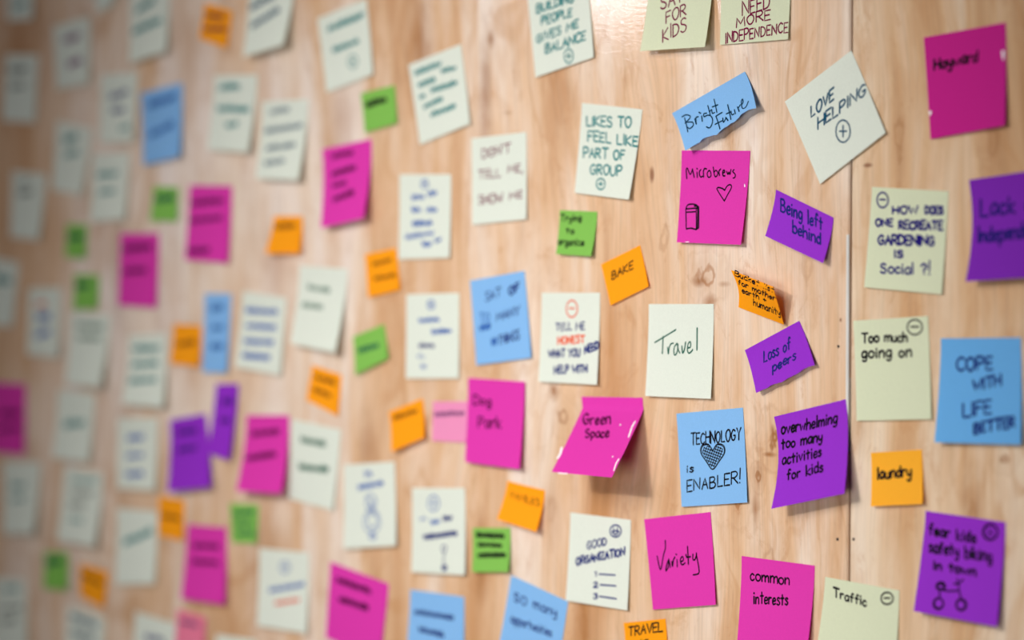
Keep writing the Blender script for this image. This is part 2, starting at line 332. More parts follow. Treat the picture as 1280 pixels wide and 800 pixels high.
DRAW = {
 '@plus': [circ(0, 0, 1, 1), [(0, .5), (0, -.5)], [(-.5, 0), (.5, 0)]],
 '@minus': [circ(0, 0, 1, 1), [(-.5, .05), (.5, .05)]],
 '@heart': [smooth([(0, .3), (-.5, .7), (-1, .55), (-.5, -.3), (0, -1), (.5, 0), (1, .95), (.5, .9), (.1, .4), (-.05, .2)], 4)],
 '@hatchheart': [HEART, [(x * 1.06, y * 1.06 + .02) for x, y in HEART]] + hatch(),
 '@can': [smooth([(-1, .62), (-.7, .92), (0, 1), (.7, .9), (.8, .7), (0, .66), (-1, .62)], 3), [(-1, .6), (-.95, -.95)], [(.6, .7), (.65, -1)], [(1, .75), (1, -.85)], [(-.95, -.95), (-.2, -.88), (.65, -1), (1, -.85)],
          [(-.9, .36), (.55, .4)], [(.3, .85), (1, .8)], [(.65, .72), (1, .5)], [(.85, .8), (.8, -.9)]],
 '@smile': [circ(0, 0, 1, 1), [(-.35, .5), (-.35, .2)], [(.3, .5), (.3, .2)], smooth([(-.6, -.1), (0, -.6), (.6, -.1)], 4), [(-.5, 0), (.5, 0)]],
 '@frown': [circ(0, 0, 1, 1), circ(.03, 0, .9, .9), [(-.3, .35), (-.2, .2)], [(.3, .35), (.2, .2)], smooth([(-.4, -.35), (0, -.1), (.4, -.35)], 4)],
 '@bike': [circ(-.68, -.6, .3, .34), circ(-.66, -.58, .25, .30), circ(.62, -.66, .3, .34), circ(.60, -.66, .24, .28), circ(-.55, .45, .27, .24), circ(-.55, .42, .2, .15), [(-.6, -.3), (-.62, .2)],
           smooth([(-.5, .25), (-.1, .15), (.5, .18)], 3), [(.5, .18), (.62, -.35)], [(.4, .9), (.48, .5), (.5, .18)], [(.2, .6), (.45, .55), (.75, .85)]],
 '@figure': [circ(0, -.25, .8, .5), circ(.05, -.2, .5, .32), circ(-.1, .6, .5, .35), [(-.6, .9), (.3, .2), (-.4, .3), (.4, .7)], circ(.1, -.92, .3, .1)],
 '@stem': [circ(0, .7, .5, .25), [(0, .5), (0, -.5)], circ(.1, -.8, .5, .2), circ(.1, -.8, .25, .1)],
}
DRAWNAME = {'@plus': 'circled_plus_drawing', '@minus': 'circled_minus_drawing', '@heart': 'heart_drawing', '@hatchheart': 'hatched_heart_drawing', '@can': 'beer_can_drawing',
            '@smile': 'smiling_face_drawing', '@frown': 'frowning_face_drawing', '@bike': 'bicycle_drawing', '@figure': 'round_figure_drawing', '@stem': 'dotted_stem_drawing', '@line': 'ruled_line'}

def ribbon(strokes, note, org, width, wmm, hmm, rnd):
    """pen strokes (uv) laid on the curled sheet as ribbons with rounded tips"""
    V = []; F = []
    def put(a, b):
        p = unit(a / wmm, b / hmm, note)
        V.append((p[0] - org[0], p[1] - .00014 - org[1], p[2] - org[2]))
    for st in strokes:
        P = [(a * wmm, b * hmm) for a, b in st]
        Q = [P[0]]
        for a, b in zip(P, P[1:]):                  # resample so the stroke follows the curl
            L_ = math.dist(a, b); k = max(1, int(L_ / 3))
            Q += [(a[0] + (b[0]-a[0])*i/k, a[1] + (b[1]-a[1])*i/k) for i in range(1, k + 1)]
        Q = [q for i, q in enumerate(Q) if i == 0 or math.dist(q, Q[i-1]) > .02]
        if len(Q) < 2: Q = [Q[0], (Q[0][0] + .3, Q[0][1] + .1)]
        d0 = (Q[1][0]-Q[0][0], Q[1][1]-Q[0][1]); l0 = math.hypot(*d0)
        d1 = (Q[-1][0]-Q[-2][0], Q[-1][1]-Q[-2][1]); l1 = math.hypot(*d1)
        hw = width * rnd.uniform(.9, 1.1) / 2
        tips = [(Q[0][0]-d0[0]/l0*hw*.8, Q[0][1]-d0[1]/l0*hw*.8)] + Q + [(Q[-1][0]+d1[0]/l1*hw*.8, Q[-1][1]+d1[1]/l1*hw*.8)]
        n0 = len(V)
        for i, q in enumerate(tips):
            a = tips[max(0, i-1)]; b = tips[min(len(tips)-1, i+1)]
            dx, dy = b[0]-a[0], b[1]-a[1]; l = math.hypot(dx, dy) or 1
            ww = hw * (.4 if i in (0, len(tips)-1) else 1)
            put(q[0] - dy/l*ww, q[1] + dx/l*ww); put(q[0] + dy/l*ww, q[1] - dx/l*ww)
        for i in range(len(tips) - 1):
            k = n0 + 2*i; F.append((k, k+1, k+3, k+2))
    return V, F

def sheet(note, org, nn, th=.00014):
    V = []; F = []
    for y in (0, th):
        for j in range(nn + 1):
            for i in range(nn + 1):
                p = unit(i / nn, j / nn, note); V.append((p[0]-org[0], p[1]+y-org[1], p[2]-org[2]))
    m = nn + 1; B = m * m
    for j in range(nn):
        for i in range(nn):
            a = j*m + i; F.append((a, a+m, a+m+1, a+1)); F.append((B+a, B+a+1, B+a+m+1, B+a+m))
    rim = [i for i in range(m)] + [j*m + nn for j in range(1, m)] + [nn*m + i for i in range(nn-1, -1, -1)] + [j*m for j in range(nn-1, 0, -1)]
    k = len(V); V += [V[i] for i in rim] + [V[B + i] for i in rim]; n = len(rim)     # the cut edge keeps its own vertices, so it stays crisp
    F += [(k+i, k+(i+1) % n, k+n+(i+1) % n, k+n+i) for i in range(n)]
    return V, F

# ------------------------------------------------------------------ the notes
# colour, (corners mm: top left, top right, bottom right, bottom left), (how far each corner stands off the wall), base, curl power, start, side bow, torn), label,
# writing: (text, u0, v0, u1, v1, up_u, up_v, ink, pen) along a base line in sheet coordinates
NOTES = [
 ('cream', ([(-855.7, 1801.9), (-798.2, 1798.0), (-798.8, 1725.2), (-851.6, 1727.8)], [0.0, 0.0, 2.6, 1.4], 0.4, 1.5, 0.1, 0, 0), 'cream note cut by the top edge in the dark top left corner', [('~', 0.226, 0.457, 0.718, 0.421, 0.001, -0.107, 'teal', 1), ('~', 0.232, 0.863, 0.715, 0.802, -0.003, -0.119, 'teal', 1)]),
 ('cream', ([(-759.4, 1714.0), (-685.8, 1719.8), (-682.8, 1648.2), (-749.7, 1646.0)], [0.0, 0.0, 3.5, 1.7], 0.4, 1.5, 0.1, 0, 0), 'dim cream note with purple writing, high at the far left', [('~', 0.27, 0.326, 0.722, 0.317, 0.011, -0.148, 'plum', 1), ('~', 0.368, 0.711, 0.795, 0.687, 0.005, -0.148, 'plum', 1)]),
 ('cream', ([(-859.9, 1691.3), (-790.5, 1686.3), (-794.0, 1612.9), (-863.5, 1619.3)], [0.0, 0.0, 2.0, 2.0], 0.4, 1.5, 0.1, 0, 0), 'dim cream note by the left edge, below the cut-off corner note', [('~', 0.154, 0.285, 0.689, 0.256, -0.009, -0.109, 'grey', 1), ('~', 0.178, 0.527, 0.663, 0.494, -0.01, -0.097, 'grey', 1)]),
 ('cream', ([(-692.6, 1785.9), (-627.3, 1791.1), (-634.8, 1726.8), (-669.0, 1720.7)], [0.0, 0.0, 4.0, 1.0], 0.4, 1.5, 0.1, 0, 0), 'cream note with only its bottom tip in view, at the top left', [('~', 0.129, 0.396, 0.783, 0.373, 0.036, -0.113, 'teal', 1)]),
 ('cream', ([(-609.2, 1739.7), (-536.0, 1745.2), (-531.4, 1671.1), (-601.4, 1663.4)], [0.0, 0.0, 6.8, 6.0], 0.4, 1.5, 0.1, 0, 0), 'cream note with slanting teal lines left of the top orange note', [('~', 0.173, 0.344, 0.647, 0.279, 0.0, -0.12, 'teal', 1), ('~', 0.079, 0.635, 0.832, 0.585, -0.007, -0.122, 'teal', 1)]),
 ('orange', ([(-471.7, 1715.7), (-424.4, 1703.0), (-431.1, 1667.3), (-478.5, 1680.3)], [0.0, 0.0, 2.0, 2.0], 0.4, 1.5, 0.1, 0, 0), 'small orange note at the top left, the only orange one above the blue note', [('~', 0.16, 0.403, 0.782, 0.27, -0.033, -0.169, 'maroon', 1), ('~', 0.149, 0.76, 0.933, 0.581, -0.038, -0.168, 'maroon', 1)]),
 ('cream', ([(-396.7, 1729.0), (-319.4, 1729.9), (-321.7, 1661.5), (-391.6, 1654.9)], [0.0, 0.0, 12.4, 10.1], 0.4, 1.5, 0.1, 0, 0), 'cream note with dark teal writing right of the top left orange note', [('~', 0.059, 0.393, 0.618, 0.291, -0.013, -0.13, 'dteal', 1), ('~', 0.123, 0.659, 0.753, 0.509, -0.026, -0.132, 'dteal', 1)]),
 ('cream', ([(-664.6, 1656.0), (-593.6, 1654.9), (-597.1, 1582.3), (-661.7, 1585.3)], [0.0, 0.0, 4.5, 2.8], 0.4, 1.5, 0.1, 0, 0), 'cream note just left of the upper blurred blue note', [('~', 0.273, 0.388, 0.781, 0.312, -0.005, -0.106, 'navy', 1), ('~', 0.332, 0.577, 0.7, 0.562, -0.007, -0.094, 'navy', 1), ('~', 0.603, 0.86, 0.882, 0.817, -0.016, -0.104, 'teal', 1)]),
 ('blue', ([(-587.8, 1632.4), (-511.7, 1638.6), (-508.6, 1564.1), (-577.4, 1557.9)], [0.0, 0.0, 5.8, 3.8], 0.4, 1.5, 0.1, 0, 0), 'blue note with two slanted lines in the upper left area', [('~', 0.17, 0.261, 0.863, 0.217, 0.01, -0.131, 'blue', 1), ('~', 0.177, 0.66, 0.801, 0.589, 0.002, -0.132, 'blue', 1)]),
 ('cream', ([(-455.9, 1642.1), (-381.1, 1638.0), (-386.4, 1562.3), (-457.5, 1568.7)], [0.0, 0.0, 7.6, 6.6], 0.4, 1.5, 0.1, 0, 0), 'cream note right of the upper left blue note', [('~', 0.138, 0.213, 0.619, 0.192, -0.009, -0.107, 'teal', 1), ('~', 0.141, 0.492, 0.895, 0.491, -0.018, -0.107, 'teal', 1), ('~', 0.395, 0.7, 0.676, 0.672, -0.022, -0.095, 'teal', 1)]),
 ('cream', ([(-752.0, 1613.0), (-681.0, 1601.0), (-696.8, 1531.4), (-759.2, 1539.5)], [0.0, 0.0, 4.2, 1.8], 0.4, 1.5, 0.1, 0, 0), 'tilted cream note above the leftmost small green note', [('~', 0.253, 0.31, 0.634, 0.223, -0.024, -0.138, 'teal', 1), ('~', 0.343, 0.512, 0.711, 0.428, -0.025, -0.115, 'teal', 1)]),
 ('cream', ([(-680.9, 1573.6), (-609.5, 1573.2), (-610.9, 1504.0), (-679.1, 1502.4)], [0.0, 0.0, 4.9, 4.1], 0.4, 1.5, 0.1, 0, 0), 'cream note between the blurred blue note and the tilted cream one', [('~', 0.152, 0.357, 0.704, 0.345, -0.006, -0.107, 'teal', 1), ('~', 0.22, 0.608, 0.668, 0.605, -0.01, -0.095, 'teal', 1)]),
 ('cream', ([(-845.2, 1563.0), (-773.1, 1556.4), (-783.5, 1485.8), (-846.4, 1491.2)], [0.0, 0.0, 3.8, 1.5], 0.4, 1.5, 0.1, 0, 0), 'cream note near the left edge with a shadow down its right side', [('~', 0.235, 0.38, 0.622, 0.322, -0.01, -0.109, 'grey', 1), ('~', 0.269, 0.208, 0.505, 0.171, -0.005, -0.061, 'grey', 1)]),
 ('green', ([(-732.5, 1502.1), (-691.0, 1500.2), (-692.3, 1464.8), (-732.7, 1467.2)], [0.0, 0.0, 2.1, 1.9], 0.4, 1.5, 0.1, 0, 0), 'small dark green note, the leftmost of the upper greens', [('~', 0.145, 0.53, 0.841, 0.457, -0.023, -0.291, 'dgreen', 1)]),
 ('green', ([(-564.1, 1536.1), (-518.7, 1533.7), (-518.5, 1499.0), (-566.9, 1501.1)], [0.0, 0.0, 2.1, 3.0], 0.4, 1.5, 0.1, 0, 0), 'small green note left of a magenta note, below the blurred blue note', [('~', 0.15, 0.485, 0.889, 0.421, -0.039, -0.302, 'dgreen', 1)]),
 ('magenta', ([(-499.0, 1535.0), (-424.0, 1531.5), (-426.8, 1456.1), (-501.9, 1460.5)], [0.0, 0.0, 3.7, 3.8], 0.4, 1.5, 0.1, 0, 0), 'magenta note right of the small green note in the upper left', [('~', 0.08, 0.283, 0.824, 0.227, -0.008, -0.096, 'wine', 1), ('~', 0.068, 0.52, 0.81, 0.458, -0.011, -0.096, 'wine', 1), ('~', 0.088, 0.927, 0.571, 0.886, -0.015, -0.096, 'wine', 1)]),
 ('magenta', ([(-627.1, 1489.9), (-553.9, 1488.2), (-555.5, 1412.6), (-627.7, 1415.4)], [0.0, 0.0, 2.8, 2.5], 0.4, 1.5, 0.1, 0, 0), 'magenta note right of two stacked green notes on the left', [('~', 0.109, 0.271, 0.828, 0.233, -0.005, -0.111, 'wine', 1), ('~', 0.129, 0.581, 0.729, 0.548, -0.008, -0.111, 'wine', 1)]),
 ('green', ([(-716.5, 1448.3), (-667.5, 1446.9), (-668.4, 1411.7), (-716.3, 1411.0)], [0.0, 0.0, 2.3, 2.0], 0.4, 1.5, 0.1, 0, 0), 'small bright green note just left of a magenta note', [('~', 0.08, 0.431, 0.666, 0.383, -0.012, -0.228, 'dgreen', 1)]),
 ('cream', ([(-900.6, 1470.8), (-831.6, 1462.2), (-841.3, 1393.1), (-907.0, 1395.4)], [0.0, 0.0, 2.5, 1.5], 0.4, 1.5, 0.1, 0, 0), 'cream note cut by the left edge at middle height', [('~', 0.327, 0.397, 0.831, 0.358, -0.024, -0.166, 'teal', 1)]),
 ('cream', ([(-810.6, 1434.0), (-743.2, 1435.1), (-742.1, 1359.7), (-807.2, 1362.7)], [0.0, 0.0, 4.6, 3.9], 0.4, 1.5, 0.1, 0, 0), 'pale blurred cream note with blue and pink writing at the left', [('~', 0.231, 0.283, 0.554, 0.283, -0.002, -0.096, 'red', 1), ('~', 0.268, 0.498, 0.691, 0.469, -0.009, -0.143, 'blue', 1), ('~', 0.266, 0.76, 0.716, 0.699, -0.014, -0.143, 'blue', 1)]),
 ('cream', ([(-724.8, 1407.3), (-645.4, 1405.4), (-650.7, 1329.7), (-721.5, 1333.5)], [0.0, 0.0, 10.3, 8.0], 0.4, 1.5, 0.1, 0, 0), 'cream note with a curling right side below the bright green note', [('~', 0.146, 0.198, 0.857, 0.197, -0.003, -0.068, 'dgreen', 1), ('~', 0.227, 0.366, 0.81, 0.365, -0.009, -0.068, 'dgreen', 1)]),
 ('cream', ([(-610.6, 1384.0), (-540.5, 1386.7), (-534.8, 1311.5), (-609.1, 1313.9)], [0.0, 0.0, 8.5, 9.6], 0.4, 1.5, 0.1, 0, 0), 'cream note left of the orange and narrow blue notes', [('~', 0.116, 0.244, 0.827, 0.241, -0.009, -0.105, 'teal', 1), ('~', 0.131, 0.476, 0.805, 0.448, -0.018, -0.104, 'teal', 1), ('~', 0.12, 0.708, 0.797, 0.667, -0.025, -0.104, 'teal', 1)]),
 ('orange', ([(-527.4, 1396.0), (-477.3, 1394.4), (-477.4, 1353.8), (-528.6, 1356.4)], [0.0, 0.0, 3.7, 4.0], 0.4, 1.5, 0.1, 0, 0), 'small orange note left of the narrow blue note', [('~', 0.201, 0.579, 0.838, 0.499, -0.027, -0.18, 'rust', 1)]),
 ('blue', ([(-471.7, 1426.2), (-425.7, 1425.9), (-429.0, 1348.2), (-472.1, 1348.3)], [0.0, 0.0, 3.4, 2.6], 0.4, 1.5, 0.1, 0, 0), 'narrow blue note standing upright in the left half', [('~', 0.256, 0.234, 0.746, 0.212, -0.007, -0.102, 'blue', 1), ('~', 0.283, 0.478, 0.781, 0.456, -0.01, -0.081, 'blue', 1), ('~', 0.318, 0.722, 0.83, 0.709, -0.018, -0.112, 'blue', 1)]),
 ('cream', ([(-406.1, 1428.1), (-333.7, 1421.3), (-339.0, 1347.1), (-413.5, 1354.1)], [0.0, 0.0, 3.7, 4.4], 0.4, 1.5, 0.1, 0, 0), 'cream note with blue writing right of the narrow blue note', [('~', 0.123, 0.284, 0.847, 0.239, -0.014, -0.093, 'blue', 1), ('~', 0.157, 0.481, 0.839, 0.437, -0.017, -0.093, 'blue', 1), ('~', 0.16, 0.681, 0.8, 0.637, -0.019, -0.093, 'blue', 1), ('~', 0.164, 0.87, 0.765, 0.838, -0.02, -0.093, 'blue', 1)]),
 ('cream', ([(-311.9, 1451.8), (-236.1, 1447.6), (-241.4, 1369.5), (-313.8, 1378.0)], [0.0, 0.0, 10.9, 9.9], 0.4, 1.5, 0.1, 0, 0), 'leaning cream note with faint green writing above an orange note', [('~', 0.209, 0.306, 0.686, 0.315, -0.015, -0.09, 'dgreen', 0.7), ('~', 0.138, 0.536, 0.585, 0.528, -0.021, -0.09, 'dgreen', 0.7)]),
 ('orange', ([(-354.3, 1500.1), (-307.4, 1498.8), (-304.6, 1462.9), (-358.0, 1463.9)], [0.0, 0.0, 5.7, 7.7], 0.4, 1.5, 0.1, 0, 0), 'small orange note between two magenta notes in the upper left half', [('~', 0.145, 0.383, 0.792, 0.319, -0.042, -0.192, 'rust', 1)]),
 ('magenta', ([(-275.7, 1560.9), (-199.9, 1566.7), (-197.3, 1493.5), (-266.0, 1486.1)], [0.0, 0.0, 11.2, 9.0], 0.4, 1.5, 0.1, 0, 0), 'magenta note with four lines below and left of the top green note', [('~', 0.187, 0.161, 0.636, 0.157, 0.007, -0.09, 'wine', 1), ('~', 0.189, 0.385, 0.714, 0.349, -0.003, -0.092, 'wine', 1), ('~', 0.217, 0.53, 0.53, 0.519, -0.007, -0.082, 'wine', 1), ('~', 0.256, 0.717, 0.712, 0.673, -0.013, -0.103, 'wine', 1)]),
 ('cream', ([(-373.7, 1611.4), (-297.6, 1609.3), (-301.4, 1532.4), (-373.0, 1536.7)], [0.0, 0.0, 9.4, 8.1], 0.4, 1.5, 0.1, 0, 0), 'cream note with pale green lines left of the green and magenta pair', [('~', 0.19, 0.181, 0.605, 0.15, -0.004, -0.093, 'dteal', 0.7), ('~', 0.095, 0.428, 0.913, 0.355, -0.013, -0.093, 'dteal', 0.7), ('~', 0.173, 0.655, 0.827, 0.593, -0.019, -0.093, 'dteal', 0.7), ('~', 0.179, 0.841, 0.629, 0.795, -0.02, -0.082, 'dteal', 0.7)]),
 ('cream', ([(-283.6, 1684.4), (-207.5, 1696.8), (-194.0, 1625.9), (-267.0, 1613.4)], [0.0, 0.0, 2.5, 1.5], 0.4, 1.5, 0.1, 0, 0), 'tilted cream note with teal writing at the top, left of centre', [('~', 0.174, 0.238, 0.915, 0.23, 0.02, -0.103, 'teal', 1), ('~', 0.221, 0.53, 0.772, 0.532, 0.017, -0.092, 'teal', 1), ('@plus', 0.609, 0.735, 0.097, 0.025, 0.012, -0.082, 'teal', 1)]),
 ('green', ([(-215.9, 1609.5), (-165.3, 1614.5), (-158.9, 1579.0), (-207.5, 1572.8)], [0.0, 0.0, 2.3, 1.7], 0.4, 1.5, 0.1, 0, 0), 'small green note with one black word, the topmost green', [('~', 0.114, 0.394, 0.746, 0.377, 0.023, -0.179, 'black', 1.6)]),
 ('cream', ([(-144.6, 1631.1), (-69.5, 1644.6), (-53.9, 1572.9), (-126.1, 1557.9)], [0.0, 0.0, 2.5, 1.5], 0.4, 1.5, 0.1, 0, 0), 'strongly tilted cream note with six teal lines, top centre', [('~', 0.092, 0.162, 0.601, 0.165, 0.018, -0.076, 'teal', 1), ('~', 0.581, 0.26, 0.866, 0.285, 0.014, -0.067, 'teal', 1), ('~', 0.119, 0.32, 0.459, 0.328, 0.017, -0.076, 'teal', 1), ('~', 0.119, 0.461, 0.228, 0.469, 0.015, -0.067, 'teal', 1), ('~', 0.342, 0.448, 0.847, 0.471, 0.016, -0.076, 'teal', 1), ('~', 0.168, 0.604, 0.547, 0.592, 0.016, -0.076, 'teal', 1), ('~', 0.284, 0.734, 0.77, 0.741, 0.015, -0.076, 'teal', 1)]),
 ('cream', ([(-54.9, 1560.2), (19.4, 1562.2), (21.9, 1486.8), (-51.5, 1483.8)], [0.0, 0.0, 2.1, 1.9], 0.4, 1.5, 0.1, 0, 0), "cream note with maroon writing asking don't tell me, show me", [("DON'T", 0.196, 0.245, 0.71, 0.209, 0.003, -0.101, 'maroon', 1), ('TELL', 0.125, 0.471, 0.532, 0.481, 0.001, -0.092, 'maroon', 1), ('ME,', 0.664, 0.445, 0.939, 0.455, 0.001, -0.092, 'maroon', 1), ('SHOW', 0.124, 0.776, 0.562, 0.769, 0.0, -0.102, 'maroon', 1), ('ME', 0.694, 0.759, 0.926, 0.748, -0.001, -0.083, 'maroon', 1)]),
 ('cream', ([(-157.9, 1532.5), (-83.5, 1529.7), (-83.1, 1455.4), (-156.7, 1455.2)], [0.0, 0.0, 2.1, 1.9], 0.4, 1.5, 0.1, 0, 0), 'cream note with many blue lines beside a small orange note at its lower left', [('@minus', 0.497, 0.115, 0.07, 0.0, 0.0, -0.048, 'blue', 1), ('~', 0.248, 0.313, 0.498, 0.296, -0.001, -0.076, 'blue', 1), ('~', 0.56, 0.267, 0.745, 0.249, -0.001, -0.076, 'blue', 1), ('~', 0.25, 0.455, 0.439, 0.447, -0.001, -0.076, 'blue', 1), ('~', 0.548, 0.448, 0.75, 0.45, -0.002, -0.076, 'blue', 1), ('~', 0.27, 0.616, 0.662, 0.611, -0.002, -0.076, 'blue', 1), ('~', 0.132, 0.775, 0.697, 0.726, -0.002, -0.076, 'blue', 0.7), ('~', 0.468, 0.865, 0.656, 0.859, -0.003, -0.086, 'blue', 1), ('~', 0.716, 0.822, 0.84, 0.804, -0.003, -0.076, 'blue', 1)]),
 ('orange', ([(-209.8, 1460.6), (-163.0, 1465.6), (-154.7, 1427.6), (-202.1, 1420.6)], [0.0, 0.0, 1.9, 2.1], 0.4, 1.5, 0.1, 0, 0), 'small orange note with two faint lines touching a cream note corner', [('~', 0.214, 0.312, 0.827, 0.298, 0.014, -0.11, 'rust', 1), ('~', 0.23, 0.65, 0.909, 0.676, 0.011, -0.11, 'rust', 1)]),
 ('cream', ([(-147.7, 1423.2), (-71.9, 1424.1), (-70.5, 1348.3), (-146.3, 1347.1)], [0.0, 0.0, 2.0, 2.0], 0.4, 1.5, 0.1, 0, 0), 'cream note with blue marks left of the centre blue note', [('@minus', 0.473, 0.131, 0.068, 0.001, 0.001, -0.047, 'blue', 1), ('~', 0.246, 0.346, 0.64, 0.332, -0.001, -0.066, 'blue', 1), ('~', 0.491, 0.481, 0.866, 0.466, -0.001, -0.066, 'blue', 1), ('~', 0.251, 0.64, 0.555, 0.642, -0.002, -0.066, 'navy', 1), ('~', 0.223, 0.763, 0.376, 0.764, -0.002, -0.066, 'blue', 0.6), ('~', 0.289, 0.887, 0.41, 0.887, -0.002, -0.066, 'blue', 0.6)]),
 ('blue', ([(-57.0, 1434.7), (17.1, 1442.4), (28.1, 1367.5), (-45.7, 1360.3)], [0.0, 0.0, 2.0, 2.0], 0.4, 1.5, 0.1, 0, 0), 'blue note with three rows of capitals at the centre', [('SAT', 0.255, 0.266, 0.537, 0.249, 0.014, -0.102, 'navy', 1), ('OF', 0.69, 0.247, 0.875, 0.212, 0.012, -0.092, 'navy', 1.7), ('TO', 0.121, 0.507, 0.3, 0.506, 0.011, -0.093, 'blue', 1), ('~', 0.11, 0.61, 0.318, 0.601, 0.01, -0.084, 'blue', 1.5), ('MANY', 0.431, 0.519, 0.842, 0.486, 0.011, -0.092, 'navy', 1), ('~', 0.304, 0.816, 0.414, 0.807, 0.013, -0.121, 'blue', 1), ('THINGS', 0.43, 0.799, 0.811, 0.769, 0.011, -0.102, 'navy', 1)]),
 ('green', ([(-228.1, 1384.4), (-180.8, 1396.3), (-171.3, 1364.9), (-219.8, 1348.9)], [0.0, 0.0, 2.8, 3.5], 0.4, 1.5, 0.1, 0, 0), 'tilted small green note left of centre with a curled bottom edge', [('~', 0.121, 0.484, 0.765, 0.593, 0.016, -0.184, 'dgreen', 1)]),
 ('orange', ([(-292.0, 1357.6), (-245.4, 1348.5), (-249.5, 1310.3), (-297.7, 1324.3)], [0.0, 0.0, 1.6, 2.4], 0.4, 1.5, 0.1, 0, 0), 'tilted small orange note below the leaning cream note', [('~', 0.16, 0.353, 0.846, 0.301, -0.024, -0.148, 'rust', 1), ('~', 0.173, 0.704, 0.741, 0.659, -0.028, -0.145, 'rust', 1)]),
 ('cream', ([(-324.3, 1305.3), (-246.5, 1297.6), (-255.2, 1221.9), (-327.9, 1229.6)], [0.0, 0.0, 2.8, 1.2], 0.4, 1.5, 0.1, 0, 0), 'cream note with green writing right of a magenta note, lower left half', [('~', 0.202, 0.265, 0.736, 0.263, -0.008, -0.1, 'dgreen', 0.8), ('~', 0.2, 0.618, 0.83, 0.568, -0.01, -0.109, 'dgreen', 1)]),
 ('orange', ([(-173.7, 1315.9), (-124.3, 1329.4), (-114.7, 1294.5), (-162.9, 1279.9)], [0.0, 0.0, 5.8, 5.6], 0.4, 1.5, 0.1, 0, 0), 'tilted small orange note left of the small pink note', [('~', 0.101, 0.256, 0.814, 0.303, 0.019, -0.134, 'rust', 1)]),
 ('pink', ([(-109.4, 1326.8), (-58.5, 1327.9), (-61.3, 1291.8), (-109.3, 1291.7)], [0.0, 0.0, 1.4, 1.0], 0.4, 1.5, 0.1, 0, 0), 'small pale pink note tucked behind a magenta note near the centre', [('~', 0.074, 0.387, 0.911, 0.334, -0.003, -0.143, 'plum', 1)]),
 ('magenta', ([(-58.2, 1348.9), (18.9, 1346.7), (17.6, 1271.3), (-57.2, 1274.7)], [0.0, 0.0, 5.2, 4.4], 1.6, 1.5, 0.1, 0, 0), 'magenta note with two short words overlapping a small pink note', [('Dog', 0.106, 0.314, 0.423, 0.305, -0.004, -0.113, 'wine', 1.4), ('Park', 0.21, 0.572, 0.614, 0.554, -0.009, -0.122, 'wine', 1.4)]),
 ('purple', ([(-450.3, 1336.8), (-411.7, 1337.4), (-420.7, 1263.0), (-458.5, 1267.9)], [0.0, 0.0, 5.1, 4.9], 1.6, 1.5, 0.1, 0, 0), 'narrow purple note overlapping the blurred wide purple one', [('~', 0.374, 0.3, 0.868, 0.277, -0.045, -0.133, 'indigo', 1), ('~', 0.407, 0.555, 0.827, 0.524, -0.043, -0.098, 'indigo', 1)]),
 ('purple', ([(-534.7, 1298.9), (-470.2, 1307.0), (-451.9, 1234.9), (-525.0, 1226.9)], [0.0, 0.0, 6.7, 9.3], 0.4, 1.5, 0.1, 0, 0), 'wide blurred purple note in the lower left half', [('~', 0.195, 0.24, 0.709, 0.249, 0.007, -0.099, 'indigo', 1), ('~', 0.197, 0.484, 0.689, 0.478, -0.003, -0.1, 'indigo', 1)]),
 ('magenta', ([(-400.0, 1307.2), (-329.2, 1309.0), (-325.3, 1234.6), (-399.0, 1233.7)], [0.0, 0.0, 12.1, 13.0], 0.4, 1.5, 0.1, 0, 0), 'magenta note between the purple pair and a cream note', [('~', 0.156, 0.295, 0.799, 0.248, -0.016, -0.105, 'wine', 1), ('~', 0.103, 0.611, 0.779, 0.546, -0.03, -0.104, 'wine', 1)]),
 ('cream', ([(-632.4, 1298.3), (-556.2, 1300.3), (-555.2, 1226.6), (-628.2, 1225.8)], [0.0, 0.0, 4.5, 3.6], 0.4, 1.5, 0.1, 0, 0), 'cream note with bluish writing left of the wide purple note', [('~', 0.263, 0.333, 0.664, 0.306, -0.002, -0.113, 'blue', 1), ('~', 0.252, 0.581, 0.678, 0.551, -0.005, -0.102, 'blue', 1), ('~', 0.249, 0.852, 0.703, 0.817, -0.008, -0.113, 'blue', 1)]),
 ('cream', ([(-749.7, 1325.6), (-675.8, 1321.9), (-679.2, 1250.6), (-752.2, 1253.2)], [0.0, 0.0, 5.8, 5.5], 0.4, 1.5, 0.1, 0, 0), 'cream note with one teal line in the lower left area', [('~', 0.232, 0.561, 0.809, 0.496, -0.026, -0.151, 'teal', 0.8)]),
 ('magenta', ([(-892.0, 1330.8), (-816.6, 1330.3), (-815.8, 1254.2), (-892.5, 1254.1)], [0.0, 0.0, 2.5, 2.8], 0.4, 1.5, 0.1, 0, 0), 'magenta note cut by the left edge of the photo', [('~', 0.295, 0.498, 0.876, 0.458, -0.007, -0.115, 'wine', 1), ('~', 0.221, 0.707, 0.888, 0.663, -0.008, -0.092, 'wine', 1)]),
 ('cream', ([(-865.1, 1243.6), (-785.7, 1246.7), (-787.4, 1169.8), (-856.0, 1165.7)], [0.0, 0.0, 7.9, 5.3], 0.4, 1.5, 0.1, 0, 0), 'cream note below the magenta note at the left edge', [('~', 0.216, 0.384, 0.623, 0.362, -0.002, -0.101, 'teal', 0.8), ('~', 0.226, 0.563, 0.647, 0.54, -0.006, -0.089, 'teal', 0.8)]),
